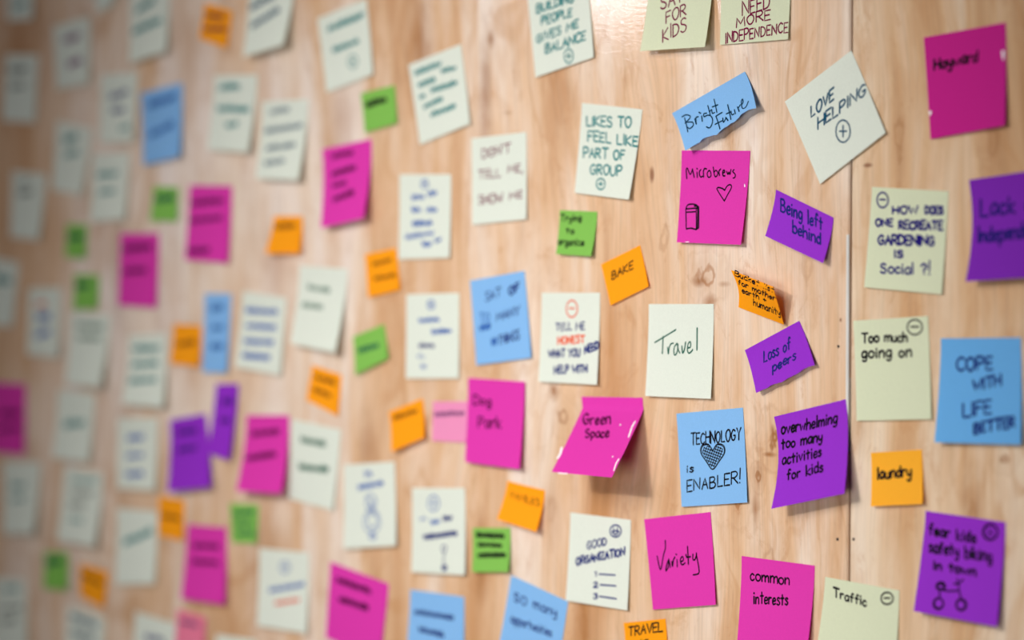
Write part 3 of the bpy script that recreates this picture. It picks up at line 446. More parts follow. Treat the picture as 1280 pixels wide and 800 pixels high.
 ('cream', ([(-737.1, 1243.6), (-660.0, 1240.0), (-663.4, 1163.4), (-739.6, 1166.3)], [0.0, 0.0, 8.6, 8.3], 0.4, 1.5, 0.1, 0, 0), 'cream note with a shadowed right side above the lowest green note', [('~', 0.218, 0.196, 0.831, 0.152, -0.007, -0.065, 'teal', 0.8), ('~', 0.245, 0.358, 0.778, 0.332, -0.012, -0.065, 'grey', 1), ('~', 0.242, 0.534, 0.614, 0.521, -0.02, -0.086, 'grey', 1), ('~', 0.293, 0.726, 0.624, 0.717, -0.021, -0.075, 'teal', 0.7)]),
 ('green', ([(-778.3, 1150.3), (-729.3, 1153.4), (-726.8, 1112.9), (-774.6, 1112.0)], [0.0, 0.0, 3.5, 3.2], 0.4, 1.5, 0.1, 0, 0), 'small green note in the lower left corner, the lowest green', [('~', 0.093, 0.399, 0.765, 0.34, -0.001, -0.265, 'dgreen', 1)]),
 ('orange', ([(-705.3, 1143.0), (-650.3, 1137.4), (-655.1, 1099.7), (-703.4, 1108.6)], [0.0, 0.0, 2.8, 1.2], 0.4, 1.5, 0.1, 0, 0), 'small orange note at the bottom left beside the lowest green note', [('~', 0.115, 0.404, 0.853, 0.465, -0.002, -0.217, 'rust', 1)]),
 ('cream', ([(-633.4, 1204.8), (-556.6, 1205.5), (-556.4, 1131.9), (-631.1, 1125.8)], [0.0, 0.0, 4.0, 3.4], 0.4, 1.5, 0.1, 0, 0), 'cream note touching the left side of a small orange note, lower left', [('~', 0.189, 0.508, 0.891, 0.322, -0.006, -0.127, 'teal', 1)]),
 ('orange', ([(-555.2, 1221.1), (-507.2, 1219.4), (-507.9, 1178.5), (-552.8, 1181.5)], [0.0, 0.0, 2.4, 1.6], 0.4, 1.5, 0.1, 0, 0), 'small light orange note right under the wide purple note', [('~', 0.118, 0.558, 0.879, 0.545, -0.003, -0.162, 'rust', 1)]),
 ('magenta', ([(-503.2, 1195.3), (-433.7, 1195.7), (-430.1, 1120.6), (-504.5, 1120.9)], [0.0, 0.0, 5.3, 6.7], 0.4, 1.5, 0.1, 0, 0), 'magenta note left below the small green note, lower left half', [('~', 0.187, 0.321, 0.817, 0.296, -0.011, -0.106, 'wine', 1), ('~', 0.177, 0.535, 0.832, 0.515, -0.016, -0.106, 'wine', 1)]),
 ('green', ([(-428.5, 1220.0), (-379.6, 1220.9), (-379.6, 1183.8), (-422.7, 1181.9)], [0.0, 0.0, 2.9, 1.1], 0.4, 1.5, 0.1, 0, 0), 'small green note below the blurred magenta note, lower left half', [('~', 0.111, 0.323, 0.864, 0.256, 0.01, -0.123, 'dgreen', 1), ('~', 0.155, 0.568, 0.821, 0.528, 0.007, -0.123, 'dgreen', 1), ('~', 0.207, 0.812, 0.908, 0.795, 0.005, -0.123, 'dgreen', 1)]),
 ('cream', ([(-378.3, 1179.1), (-297.1, 1179.5), (-296.2, 1103.3), (-377.3, 1104.2)], [0.0, 0.0, 3.5, 3.5], 0.4, 1.5, 0.1, 0, 0), 'cream note with a blue line over a red line, bottom left half', [('@minus', 0.522, 0.212, 0.096, -0.007, -0.001, -0.066, 'blue', 1), ('~', 0.229, 0.559, 0.929, 0.422, -0.004, -0.071, 'blue', 1), ('~', 0.353, 0.711, 0.845, 0.618, -0.004, -0.061, 'red', 1)]),
 ('cream', ([(-242.9, 1264.9), (-165.3, 1270.9), (-158.2, 1194.9), (-237.3, 1187.2)], [0.0, 0.0, 3.7, 4.2], 0.4, 1.5, 0.1, 0, 0), 'cream note with a blue doodle of a round figure, below centre left', [('~', 0.415, 0.169, 0.571, 0.165, 0.006, -0.095, 'blue', 0.7), ('~', 0.285, 0.316, 0.781, 0.278, 0.002, -0.076, 'blue', 1), ('@figure', 0.545, 0.631, 0.198, 0.008, 0.003, -0.267, 'blue', 1)]),
 ('cream', ([(-139.4, 1248.0), (-64.1, 1251.4), (-59.8, 1174.7), (-135.9, 1172.4)], [0.0, 0.0, 3.5, 3.7], 0.4, 1.5, 0.1, 0, 0), 'cream note with a bold blue underlined row and a dotted stem', [('@plus', 0.407, 0.179, 0.106, -0.001, 0.003, -0.089, 'blue', 1), ('~', 0.146, 0.39, 0.284, 0.378, -0.0, -0.047, 'blue', 0.6), ('~', 0.36, 0.433, 0.526, 0.412, -0.0, -0.056, 'blue', 1), ('~', 0.586, 0.393, 0.766, 0.371, 0.0, -0.075, 'navy', 1), ('~', 0.227, 0.605, 0.856, 0.545, -0.001, -0.057, 'navy', 1.5), ('@stem', 0.61, 0.811, 0.089, -0.003, -0.004, -0.148, 'navy', 1)]),
 ('magenta', ([(-262.9, 1173.4), (-173.7, 1158.7), (-184.4, 1088.4), (-268.8, 1101.7)], [0.0, 0.0, 2.8, 1.2], 0.4, 1.5, 0.1, 0, 0), 'tilted magenta note at the bottom edge, left of a blue note', [('~', 0.131, 0.236, 0.729, 0.219, -0.007, -0.082, 'wine', 1.4), ('~', 0.196, 0.47, 0.718, 0.443, -0.008, -0.082, 'wine', 1.4)]),
 ('blue', ([(-141.8, 1155.9), (-65.2, 1155.0), (-63.2, 1080.5), (-144.6, 1077.8)], [0.0, 0.0, 3.5, 5.2], 0.4, 1.5, 0.1, 0, 0), 'blue note at the bottom edge right of the tilted magenta note', [('~', 0.107, 0.28, 0.826, 0.298, -0.006, -0.074, 'navy', 1), ('~', 0.201, 0.478, 0.665, 0.518, -0.008, -0.083, 'navy', 1)]),
 ('blue', ([(-0.6, 1178.6), (73.9, 1161.3), (59.3, 1092.2), (-18.4, 1102.8)], [0.0, 0.0, 1.7, 2.3], 0.4, 1.5, 0.1, 0, 0), 'tilted blue note at the bottom reading so many opportunities', [('SO', 0.122, 0.264, 0.346, 0.256, -0.024, -0.096, 'navy', 1), ('many', 0.457, 0.251, 0.856, 0.236, -0.025, -0.108, 'navy', 1), ('opportunities', 0.131, 0.515, 0.83, 0.491, -0.026, -0.096, 'navy', 1)]),
 ('green', ([(-53.0, 1216.6), (-1.7, 1219.5), (0.2, 1181.6), (-49.6, 1178.2)], [0.0, 0.0, 4.3, 3.7], 0.4, 1.5, 0.1, 0, 0), 'small green note with three bold black rows below centre', [('~', 0.099, 0.201, 0.85, 0.238, 0.004, -0.109, 'black', 1.5), ('~', 0.144, 0.42, 0.794, 0.438, -0.002, -0.091, 'black', 1.2), ('~', 0.155, 0.674, 0.917, 0.656, -0.006, -0.109, 'black', 1.5)]),
 ('orange', ([(-6.0, 1260.2), (43.9, 1254.2), (40.9, 1218.8), (-10.5, 1227.0)], [0.0, 0.0, 7.4, 8.0], 0.4, 1.5, 0.1, 0, 0), 'small orange note with one faint word above the small green note with three rows', [('FAMILIES', 0.176, 0.39, 0.933, 0.405, -0.036, -0.155, 'rust', 0.7)]),
 ('cream', ([(76.9, 1237.0), (152.3, 1234.7), (150.9, 1160.0), (74.4, 1162.5)], [0.0, 0.0, 2.8, 3.2], 0.4, 1.5, 0.1, 0, 0), 'cream note listing one two three under a double heading', [('GOOD', 0.303, 0.385, 0.615, 0.311, -0.005, -0.081, 'navy', 1), ('ORGANIZATION', 0.139, 0.582, 0.919, 0.394, -0.007, -0.081, 'navy', 1.5), ('1', 0.445, 0.677, 0.484, 0.673, -0.004, -0.053, 'navy', 1), ('@line', 0.521, 0.649, 0.78, 0.632, 0, 'navy', 1), ('2', 0.443, 0.803, 0.507, 0.796, -0.005, -0.053, 'navy', 1), ('@line', 0.544, 0.764, 0.802, 0.751, 0, 'navy', 1), ('3', 0.454, 0.927, 0.519, 0.92, -0.005, -0.053, 'navy', 1), ('@line', 0.549, 0.894, 0.82, 0.892, 0, 'navy', 1), ('@smile', 0.758, 0.144, 0.091, -0.008, -0.002, -0.067, 'navy', 1)]),
 ('magenta', ([(168.3, 1236.2), (246.3, 1246.1), (255.0, 1172.6), (180.3, 1162.8)], [0.0, 0.0, 2.7, 1.3], 0.4, 1.5, 0.1, 0, 0), 'magenta note reading Variety', [('!handwriting', [[(0.147, 0.418), (0.179, 0.572), (0.246, 0.412), (0.282, 0.348), (0.294, 0.257)], [(0.324, 0.463), (0.278, 0.532), (0.262, 0.59), (0.305, 0.547), (0.323, 0.469), (0.336, 0.556)], [(0.367, 0.492), (0.37, 0.548), (0.392, 0.481), (0.418, 0.449)], [(0.448, 0.478), (0.444, 0.556)], [(0.437, 0.417), (0.449, 0.425)], [(0.5, 0.507), (0.543, 0.491), (0.538, 0.451), (0.503, 0.475), (0.503, 0.521), (0.529, 0.539), (0.568, 0.522)], [(0.623, 0.346), (0.617, 0.541)], [(0.591, 0.432), (0.602, 0.462), (0.657, 0.459)], [(0.696, 0.435), (0.691, 0.487), (0.717, 0.499), (0.744, 0.458), (0.751, 0.426)], [(0.748, 0.446), (0.773, 0.59), (0.769, 0.642), (0.74, 0.656), (0.68, 0.659)]], 'black', 1)]),
 ('blue', ([(206.9, 1324.0), (283.0, 1330.6), (290.1, 1256.0), (214.9, 1248.7)], [0.0, 0.0, 2.2, 1.8], 0.4, 1.5, 0.1, 0, 0), 'blue note with a hatched heart reading technology is enabler', [('TECHNOLOGY', 0.195, 0.355, 0.943, 0.33, 0.01, -0.119, 'black', 1), ('is', 0.105, 0.641, 0.21, 0.638, 0.006, -0.077, 'black', 1), ('ENABLER!', 0.097, 0.842, 0.915, 0.793, 0.008, -0.119, 'black', 1), ('@hatchheart', 0.513, 0.492, 0.18, 0.01, 0.01, -0.131, 'black', 1)]),
 ('purple', ([(317.4, 1324.3), (393.5, 1339.6), (406.1, 1268.9), (329.3, 1253.5)], [0.0, 0.0, 14.9, 15.1], 0.4, 1.5, 0.1, 3, 0), 'purple note reading overwhelming, too many activities for kids', [('overwhelming', 0.062, 0.205, 0.849, 0.228, 0.021, -0.11, 'black', 1.3), ('too many', 0.049, 0.359, 0.64, 0.379, 0.007, -0.103, 'black', 1.3), ('activities', 0.065, 0.535, 0.633, 0.54, -0.005, -0.105, 'black', 1.3), ('for kids', 0.159, 0.715, 0.671, 0.709, -0.016, -0.106, 'black', 1.3)]),
 ('magenta', ([(281.6, 1213.1), (361.2, 1210.7), (358.1, 1137.6), (281.1, 1135.5)], [0.0, 0.0, 6.9, 5.7], 0.4, 1.5, 0.1, 0, 0), 'magenta note reading common interests at the bottom edge', [('common', 0.13, 0.229, 0.674, 0.234, -0.005, -0.106, 'black', 1.1), ('interests', 0.193, 0.465, 0.673, 0.446, -0.01, -0.114, 'black', 1.1)]),
 ('lime', ([(372.3, 1202.8), (447.9, 1197.9), (446.2, 1125.1), (364.9, 1126.5)], [0.0, 0.0, 4.3, 6.9], 0.4, 1.5, 0.1, 0, 0), 'greenish cream note reading Traffic beside a circled minus', [('Traffic', 0.134, 0.184, 0.579, 0.223, -0.01, -0.088, 'black', 1.2), ('@minus', 0.845, 0.104, 0.079, -0.011, -0.002, -0.061, 'black', 1)]),
 ('purple', ([(474.0, 1258.7), (550.0, 1254.3), (547.1, 1179.2), (468.8, 1184.5)], [0.0, 0.0, 6.3, 7.5], 0.4, 1.3, 0.1, 0, 0), 'purple note with a drawn bicycle reading fear kids safety biking in town', [('fear kids', 0.068, 0.228, 0.655, 0.239, -0.013, -0.102, 'black', 1.6), ('safety biking', 0.093, 0.399, 0.867, 0.394, -0.016, -0.109, 'black', 1.6), ('in town', 0.172, 0.556, 0.694, 0.556, -0.013, -0.085, 'black', 1.6), ('@frown', 0.82, 0.114, 0.092, -0.011, -0.004, -0.077, 'black', 1), ('@bike', 0.413, 0.766, 0.209, -0.03, -0.025, -0.161, 'black', 1)]),
 ('amber', ([(419.4, 1299.7), (470.1, 1303.9), (474.0, 1263.9), (422.8, 1259.6)], [0.0, 0.0, 3.5, 3.7], 0.4, 1.5, 0.1, 0, 0), 'small yellow-orange note reading laundry on the right panel', [('laundry', 0.121, 0.5, 0.779, 0.475, 0.001, -0.194, 'black', 1.5)]),
 ('blue2', ([(488.8, 1386.4), (564.0, 1387.4), (567.3, 1310.8), (487.9, 1310.0)], [0.0, 0.0, 4.0, 6.1], 0.4, 1.5, 0.1, 0, 0), 'large blue note reading cope with life better on the right panel', [('COPE', 0.211, 0.308, 0.654, 0.299, -0.005, -0.123, 'navy', 1.7), ('WITH', 0.423, 0.497, 0.754, 0.45, -0.005, -0.099, 'navy', 1.6), ('LIFE', 0.319, 0.749, 0.649, 0.714, -0.009, -0.122, 'navy', 1.6), ('BETTER', 0.463, 0.906, 0.932, 0.83, -0.007, -0.098, 'navy', 2)]),
 ('lime', ([(401.4, 1399.4), (476.3, 1403.0), (481.3, 1326.8), (406.6, 1323.6)], [0.0, 0.0, 2.1, 1.9], 0.4, 1.5, 0.1, 0, 0), 'greenish cream note reading Too much going on beside a circled minus', [('Too much', 0.106, 0.221, 0.713, 0.234, 0.005, -0.088, 'black', 1.4), ('going on', 0.098, 0.38, 0.764, 0.38, 0.005, -0.104, 'black', 1.4), ('@minus', 0.822, 0.101, 0.099, 0.004, 0.005, -0.074, 'black', 1)]),
 ('lime', ([(420.6, 1500.5), (496.2, 1494.6), (491.2, 1418.8), (414.6, 1424.8)], [0.0, 0.0, 1.9, 2.3], 0.4, 1.5, 0.1, 0, 0), 'cream note with five navy lines asking about gardening and a circled minus', [('@minus', 0.153, 0.124, 0.074, -0.003, -0.006, -0.075, 'indigo', 1), ('HOW', 0.298, 0.251, 0.621, 0.235, -0.006, -0.071, 'indigo', 1.5), ('DOES', 0.723, 0.23, 0.948, 0.219, -0.006, -0.07, 'indigo', 1.7), ('ONE', 0.088, 0.381, 0.31, 0.377, -0.007, -0.071, 'indigo', 1.5), ('RECREATE', 0.396, 0.396, 0.951, 0.374, -0.008, -0.078, 'indigo', 1.8), ('GARDENING', 0.139, 0.561, 0.863, 0.534, -0.009, -0.087, 'indigo', 1.8), ('IS', 0.363, 0.682, 0.476, 0.675, -0.007, -0.063, 'indigo', 1.5), ('Social ?!', 0.202, 0.843, 0.84, 0.816, -0.011, -0.095, 'indigo', 1.3)]),
 ('purple2', ([(515.6, 1502.1), (590.1, 1507.8), (597.1, 1431.0), (520.7, 1427.9)], [0.0, 0.0, 8.7, 9.6], 0.4, 1.5, 0.1, 3, 0), 'dark purple note cut by the right edge reading lack of independence', [('Lack of', 0.11, 0.366, 0.881, 0.375, 0.01, -0.164, 'indigo', 1.9), ('Independence', 0.091, 0.623, 0.963, 0.62, -0.011, -0.142, 'indigo', 2)]),
 ('magenta2', ([(472.1, 1609.3), (550.0, 1614.3), (552.7, 1539.7), (480.0, 1533.5)], [0.0, 0.0, 4.1, 1.5], 0.4, 1.5, 0.1, 0, 0), 'dark magenta note with one short word in the top right', [('Hayward', 0.106, 0.331, 0.65, 0.322, 0.008, -0.101, 'black', 1.6), ('@fleck', 0.965, 0.305, 0.019, 0.003, 0.0, -0.054, 'white', 1), ('@fleck', 0.021, 0.743, 0.021, 0.003, 0.002, -0.027, 'white', 1)]),
 ('cream', ([(329.2, 1570.2), (399.3, 1605.0), (436.4, 1540.4), (368.4, 1504.5)], [0.0, 0.0, 2.3, 1.7], 0.4, 1.5, 0.1, 0, 0), 'cream note turned like a diamond over the panel seam reading love helping', [('LOVE', 0.223, 0.333, 0.568, 0.323, 0.055, -0.103, 'dteal', 1.2), ('HELPING', 0.246, 0.483, 0.951, 0.506, 0.055, -0.103, 'dteal', 1.2), ('@plus', 0.524, 0.684, 0.082, 0.051, 0.053, -0.102, 'dteal', 1)]),
 ('purple', ([(319.6, 1502.0), (381.0, 1478.4), (376.4, 1443.5), (314.7, 1465.7)], [0.0, 0.0, 7.0, 7.0], 0.4, 1.5, 0.1, 0, 0), 'tilted purple note reading being left behind', [('Being left', 0.136, 0.386, 0.853, 0.355, -0.039, -0.253, 'navy', 1.2), ('behind', 0.406, 0.677, 0.886, 0.667, -0.045, -0.216, 'navy', 1.2)]),
 ('orange', ([(277.0, 1439.6), (334.5, 1425.4), (331.2, 1396.3), (279.1, 1410.1)], [7.0, 17.0, 3.0, 1.0], 0.4, 1.0, 0.1, 4, 0), 'curling small orange note crowded with four lines of tiny writing', [('Bucket list', 0.056, 0.126, 0.973, 0.162, 0.046, -0.15, 'black', 0.8), ('for mother', 0.046, 0.356, 0.951, 0.384, 0.057, -0.155, 'black', 0.8), ('earth +', 0.088, 0.562, 0.693, 0.548, 0.03, -0.142, 'black', 0.8), ('humanity', 0.347, 0.784, 0.984, 0.774, 0.021, -0.181, 'black', 0.8)]),
 ('purple', ([(285.2, 1376.1), (344.7, 1399.4), (365.3, 1365.6), (303.3, 1342.2)], [0.0, 0.0, 4.4, 5.6], 0.4, 1.5, 0.1, 0, 0.6), 'purple note with a torn lower edge reading loss of peers', [('Loss of', 0.243, 0.426, 0.711, 0.444, 0.054, -0.223, 'navy', 1.1), ('peers', 0.341, 0.711, 0.747, 0.706, 0.036, -0.178, 'navy', 1.1)]),
 ('cream', ([(174.1, 1413.1), (250.0, 1412.8), (250.4, 1337.0), (173.9, 1337.7)], [0.0, 0.0, 3.6, 3.9], 0.4, 1.5, 0.1, 0, 0), 'cream note with the single word Travel in dark green', [('!handwriting', [[(0.11, 0.417), (0.43, 0.276)], [(0.235, 0.351), (0.232, 0.535)], [(0.311, 0.466), (0.327, 0.539), (0.335, 0.474), (0.36, 0.43), (0.398, 0.422)], [(0.456, 0.421), (0.416, 0.462), (0.412, 0.526), (0.436, 0.548), (0.464, 0.504), (0.468, 0.429)], [(0.456, 0.424), (0.479, 0.493), (0.504, 0.525)], [(0.53, 0.45), (0.546, 0.524), (0.571, 0.487), (0.586, 0.406)], [(0.619, 0.47), (0.661, 0.459), (0.658, 0.405), (0.628, 0.422), (0.617, 0.491), (0.641, 0.525), (0.679, 0.506), (0.696, 0.485)], [(0.755, 0.255), (0.761, 0.489)]], 'dgreen', 0.95)]),
 ('magenta', ([(90.9, 1335.4), (166.4, 1336.1), (175.1, 1272.2), (100.7, 1273.7)], [0.0, 0.0, 42.1, 41.9], 0.4, 1.05, 0.15, 0, 0), 'magenta note reading Green Space, its bottom lifted far off the wall', [('Green', 0.131, 0.364, 0.573, 0.349, -0.078, -0.136, 'wine', 1.2), ('Space', 0.276, 0.537, 0.646, 0.515, -0.069, -0.112, 'wine', 1.2), ('!torn_fleck', [[(0.951, 0.306), (0.94, 0.377), (0.96, 0.497)]], 'white', 2.6), ('!torn_fleck', [[(0.971, 0.775), (0.964, 0.835), (0.981, 0.913)]], 'white', 2.2), ('!torn_fleck', [[(-0.033, 0.688), (-0.007, 0.76), (-0.014, 0.813)]], 'white', 4), ('!torn_fleck', [[(0.12, 1.005), (0.266, 1.002)]], 'white', 1.5), ('@fleck', 0.74, 0.354, 0.015, -0.001, -0.006, -0.01, 'white', 1), ('@fleck', 0.859, 0.752, 0.013, -0.001, -0.005, -0.008, 'white', 1)]),
 ('cream', ([(39.7, 1423.3), (114.3, 1422.8), (114.2, 1345.8), (39.6, 1347.3)], [0.0, 0.0, 3.5, 3.5], 0.4, 1.5, 0.1, 0, 0), 'cream note with a red circle and one red word between blue lines', [('@minus', 0.528, 0.177, 0.096, -0.001, -0.001, -0.093, 'red', 1), ('TELL ME', 0.263, 0.42, 0.755, 0.404, -0.004, -0.08, 'navy', 1), ('HONEST', 0.308, 0.571, 0.764, 0.544, -0.005, -0.08, 'red', 1.3), ('WHAT YOU', 0.158, 0.726, 0.692, 0.695, -0.006, -0.081, 'navy', 1.2), ('NEED', 0.772, 0.667, 0.997, 0.609, -0.005, -0.079, 'navy', 1.7), ('HELP WITH', 0.27, 0.902, 0.828, 0.866, -0.007, -0.08, 'navy', 1.3)]),
 ('orange', ([(115.3, 1446.4), (163.5, 1461.6), (176.1, 1427.5), (129.2, 1412.0)], [0.0, 0.0, 2.2, 1.8], 0.4, 1.5, 0.1, 0, 0), 'tilted small orange note reading Bake', [('BAKE', 0.17, 0.457, 0.721, 0.441, 0.043, -0.175, 'black', 0.9)]),
 ('green', ([(63.3, 1493.4), (111.0, 1490.7), (108.2, 1453.3), (62.9, 1456.0)], [0.0, 0.0, 4.8, 3.9], 0.4, 1.5, 0.1, 0, 0), 'small green note with three black words right of the maroon-lettered note', [('Trying', 0.036, 0.24, 0.598, 0.218, -0.007, -0.145, 'black', 1), ('to', 0.218, 0.505, 0.44, 0.514, -0.015, -0.127, 'black', 1), ('organize', 0.033, 0.786, 0.753, 0.77, -0.021, -0.145, 'black', 1)]),
 ('magenta', ([(213.0, 1537.5), (291.2, 1533.6), (286.2, 1459.4), (211.5, 1462.9)], [0.0, 0.0, 5.4, 4.0], 0.4, 1.5, 0.1, 0, 0), 'magenta note with a drawn heart and beer can reading Microbrews', [('!handwriting', [[(0.092, 0.306), (0.077, 0.212), (0.094, 0.192)], [(0.094, 0.192), (0.143, 0.26), (0.171, 0.201)], [(0.171, 0.201), (0.204, 0.292)], [(0.241, 0.233), (0.249, 0.291)], [(0.236, 0.194), (0.243, 0.202)], [(0.297, 0.206), (0.276, 0.232), (0.284, 0.271), (0.307, 0.287), (0.327, 0.277)], [(0.343, 0.287), (0.334, 0.219)], [(0.336, 0.225), (0.35, 0.196), (0.381, 0.199)], [(0.42, 0.213), (0.395, 0.241), (0.402, 0.276), (0.428, 0.289), (0.452, 0.269), (0.443, 0.231), (0.42, 0.213)], [(0.477, 0.176), (0.505, 0.269), (0.534, 0.278), (0.55, 0.239), (0.52, 0.212), (0.493, 0.237)], [(0.577, 0.268), (0.565, 0.223), (0.589, 0.197)], [(0.623, 0.242), (0.651, 0.229), (0.638, 0.208), (0.622, 0.229), (0.63, 0.268), (0.659, 0.27)], [(0.679, 0.222), (0.701, 0.254), (0.712, 0.228), (0.73, 0.254), (0.74, 0.202)], [(0.786, 0.202), (0.766, 0.221), (0.806, 0.253), (0.803, 0.285), (0.778, 0.292)]], 'black', 0.9), ('!heart_drawing', [[(0.664, 0.421), (0.627, 0.404), (0.572, 0.396), (0.551, 0.41)], [(0.551, 0.41), (0.597, 0.461), (0.679, 0.54)], [(0.679, 0.54), (0.723, 0.466), (0.76, 0.407), (0.763, 0.375), (0.733, 0.364), (0.695, 0.386), (0.669, 0.428)]], 'black', 0.85), ('@can', 0.214, 0.718, 0.099, -0.002, -0.015, -0.138, 'black', 0.9), ('@fleck', 0.958, 0.371, 0.009, -0.0, -0.003, -0.021, 'white', 1), ('@fleck', 0.166, 0.992, 0.032, -0.001, -0.001, -0.004, 'white', 1)]),
 ('blue', ([(202.1, 1568.1), (285.6, 1596.5), (306.3, 1566.7), (225.7, 1535.3)], [0.0, 0.0, 8.3, 7.7], 0.8, 1.5, 0.1, 0, 1.3), 'blue torn strip reading Bright Future overlapping a magenta note', [('!handwriting', [[(0.117, 0.249), (0.098, 0.589)], [(0.09, 0.192), (0.143, 0.195), (0.184, 0.258), (0.177, 0.315), (0.098, 0.366)], [(0.127, 0.37), (0.192, 0.442), (0.183, 0.524), (0.135, 0.543), (0.111, 0.482)], [(0.231, 0.394), (0.227, 0.539), (0.246, 0.392), (0.28, 0.394)], [(0.322, 0.422), (0.31, 0.55)], [(0.305, 0.305), (0.322, 0.351)], [(0.392, 0.425), (0.357, 0.404), (0.35, 0.471), (0.392, 0.481), (0.431, 0.541), (0.439, 0.655), (0.411, 0.753), (0.375, 0.796), (0.34, 0.731)], [(0.436, 0.269), (0.427, 0.509)], [(0.432, 0.432), (0.463, 0.411), (0.458, 0.497), (0.489, 0.516)], [(0.534, 0.213), (0.514, 0.546)], [(0.482, 0.359), (0.554, 0.387)]], 'dteal2', 0.95), ('!handwriting', [[(0.492, 0.628), (0.505, 0.952)], [(0.489, 0.615), (0.576, 0.618)], [(0.457, 0.774), (0.55, 0.812)], [(0.567, 0.756), (0.564, 0.862), (0.6, 0.809)], [(0.605, 0.78), (0.625, 0.888)], [(0.668, 0.52), (0.662, 0.908)], [(0.622, 0.709), (0.687, 0.73)], [(0.685, 0.709), (0.688, 0.804), (0.716, 0.815)], [(0.732, 0.726), (0.733, 0.838)], [(0.776, 0.72), (0.782, 0.872)], [(0.786, 0.759), (0.815, 0.718)], [(0.831, 0.739), (0.857, 0.686), (0.858, 0.604), (0.836, 0.66), (0.829, 0.847), (0.875, 0.862), (0.921, 0.75)]], 'dteal2', 0.95)]),
 ('cream', ([(91.7, 1583.0), (166.4, 1573.3), (154.8, 1499.3), (85.0, 1507.4)], [0.0, 0.0, 4.6, 2.6], 0.4, 1.5, 0.1, 0, 0), 'cream note in teal capitals reading likes to feel like part of group', [('LIKES TO', 0.108, 0.244, 0.845, 0.212, -0.013, -0.106, 'teal', 1.2), ('FEEL LIKE', 0.151, 0.41, 0.999, 0.409, -0.015, -0.106, 'teal', 1.2), ('PART OF', 0.103, 0.6, 0.819, 0.573, -0.016, -0.106, 'teal', 1.2), ('GROUP', 0.255, 0.776, 0.804, 0.743, -0.019, -0.105, 'teal', 1.2), ('@plus', 0.462, 0.867, 0.078, -0.006, -0.013, -0.061, 'teal', 1)]),
 ('cream', ([(19.7, 1685.6), (97.3, 1693.5), (108.9, 1620.2), (33.3, 1608.2)], [0.0, 0.0, 2.3, 1.7], 0.4, 1.5, 0.1, 0, 0), 'cream note at the top edge ending in the word balance and a circled mark', [('BUILDING', 0.128, 0.298, 0.747, 0.299, 0.014, -0.088, 'teal', 1.3), ('PEOPLE', 0.188, 0.446, 0.7, 0.455, 0.013, -0.088, 'teal', 1.3), ('GIVES ME', 0.079, 0.632, 0.789, 0.604, 0.013, -0.088, 'teal', 1.2), ('BALANCE', 0.211, 0.778, 0.89, 0.77, 0.013, -0.097, 'teal', 1.4), ('@plus', 0.593, 0.891, 0.073, 0.017, 0.009, -0.08, 'teal', 1)]),
 ('lime', ([(176.0, 1695.3), (250.9, 1693.2), (249.6, 1618.1), (173.9, 1620.1)], [0.0, 0.0, 9.4, 9.7], 0.4, 1.5, 0.1, 0, 0), 'cream note at the top edge ending in for kids in maroon', [('SAY', 0.228, 0.547, 0.567, 0.488, -0.023, -0.133, 'maroon', 0.95), ('FOR', 0.343, 0.71, 0.642, 0.631, -0.025, -0.124, 'maroon', 0.95), ('KIDS', 0.336, 0.911, 0.677, 0.806, -0.032, -0.141, 'maroon', 0.95)]),
 ('lime', ([(259.1, 1695.0), (336.9, 1692.2), (334.9, 1618.2), (258.9, 1619.5)], [0.0, 0.0, 2.4, 1.6], 0.4, 1.5, 0.1, 0, 0), 'cream note at the top edge reading need more independence in maroon', [('NEED', 0.322, 0.714, 0.713, 0.645, -0.006, -0.144, 'maroon', 0.95), ('MORE', 0.239, 0.827, 0.732, 0.773, -0.004, -0.102, 'maroon', 0.95), ('INDEPENDENCE', 0.084, 0.987, 0.995, 0.923, -0.004, -0.11, 'maroon', 0.95)]),
 ('orange', ([(143.5, 1148.9), (193.9, 1156.4), (199.8, 1118.9), (149.8, 1110.3)], [0.0, 0.0, 2.7, 2.6], 0.4, 1.5, 0.1, 0, 0), 'small orange note cut by the bottom edge reading travel', [('TRAVEL', 0.096, 0.287, 0.903, 0.259, 0.018, -0.185, 'black', 1.1), ('IS', 0.37, 0.532, 0.581, 0.535, 0.008, -0.135, 'black', 1.1)]),
 ('cream', ([(-885.1, 1115.4), (-816.6, 1118.4), (-809.7, 1042.7), (-884.1, 1039.8)], [0.0, 0.0, 3.1, 4.6], 0.4, 1.5, 0.1, 0, 0), 'cream note in the bottom left corner cut by the left edge', [('~', 0.299, 0.202, 0.79, 0.189, 0.0, -0.104, 'teal', 0.7), ('~', 0.264, 0.481, 0.88, 0.437, -0.005, -0.069, 'grey', 1), ('~', 0.303, 0.664, 0.696, 0.626, -0.008, -0.092, 'grey', 1)]),
 ('cream', ([(-729.3, 1096.4), (-655.0, 1088.7), (-662.5, 1015.6), (-736.1, 1018.6)], [0.0, 0.0, 3.1, 2.8], 0.4, 1.5, 0.1, 0, 0), 'cream note at the bottom edge below the bottom left orange note', [('~', 0.103, 0.17, 0.81, 0.183, -0.01, -0.098, 'dteal', 1), ('~', 0.153, 0.372, 0.754, 0.375, -0.013, -0.086, 'dteal', 1)]),
 ('cream', ([(-598.4, 1100.6), (-523.1, 1093.6), (-529.6, 1022.3), (-604.3, 1025.5)], [0.0, 0.0, 3.3, 3.0], 0.4, 1.5, 0.1, 0, 0), 'cream note at the bottom edge partly behind a blurred pink note', [('~', 0.296, 0.348, 0.767, 0.336, -0.014, -0.109, 'navy', 1)]),
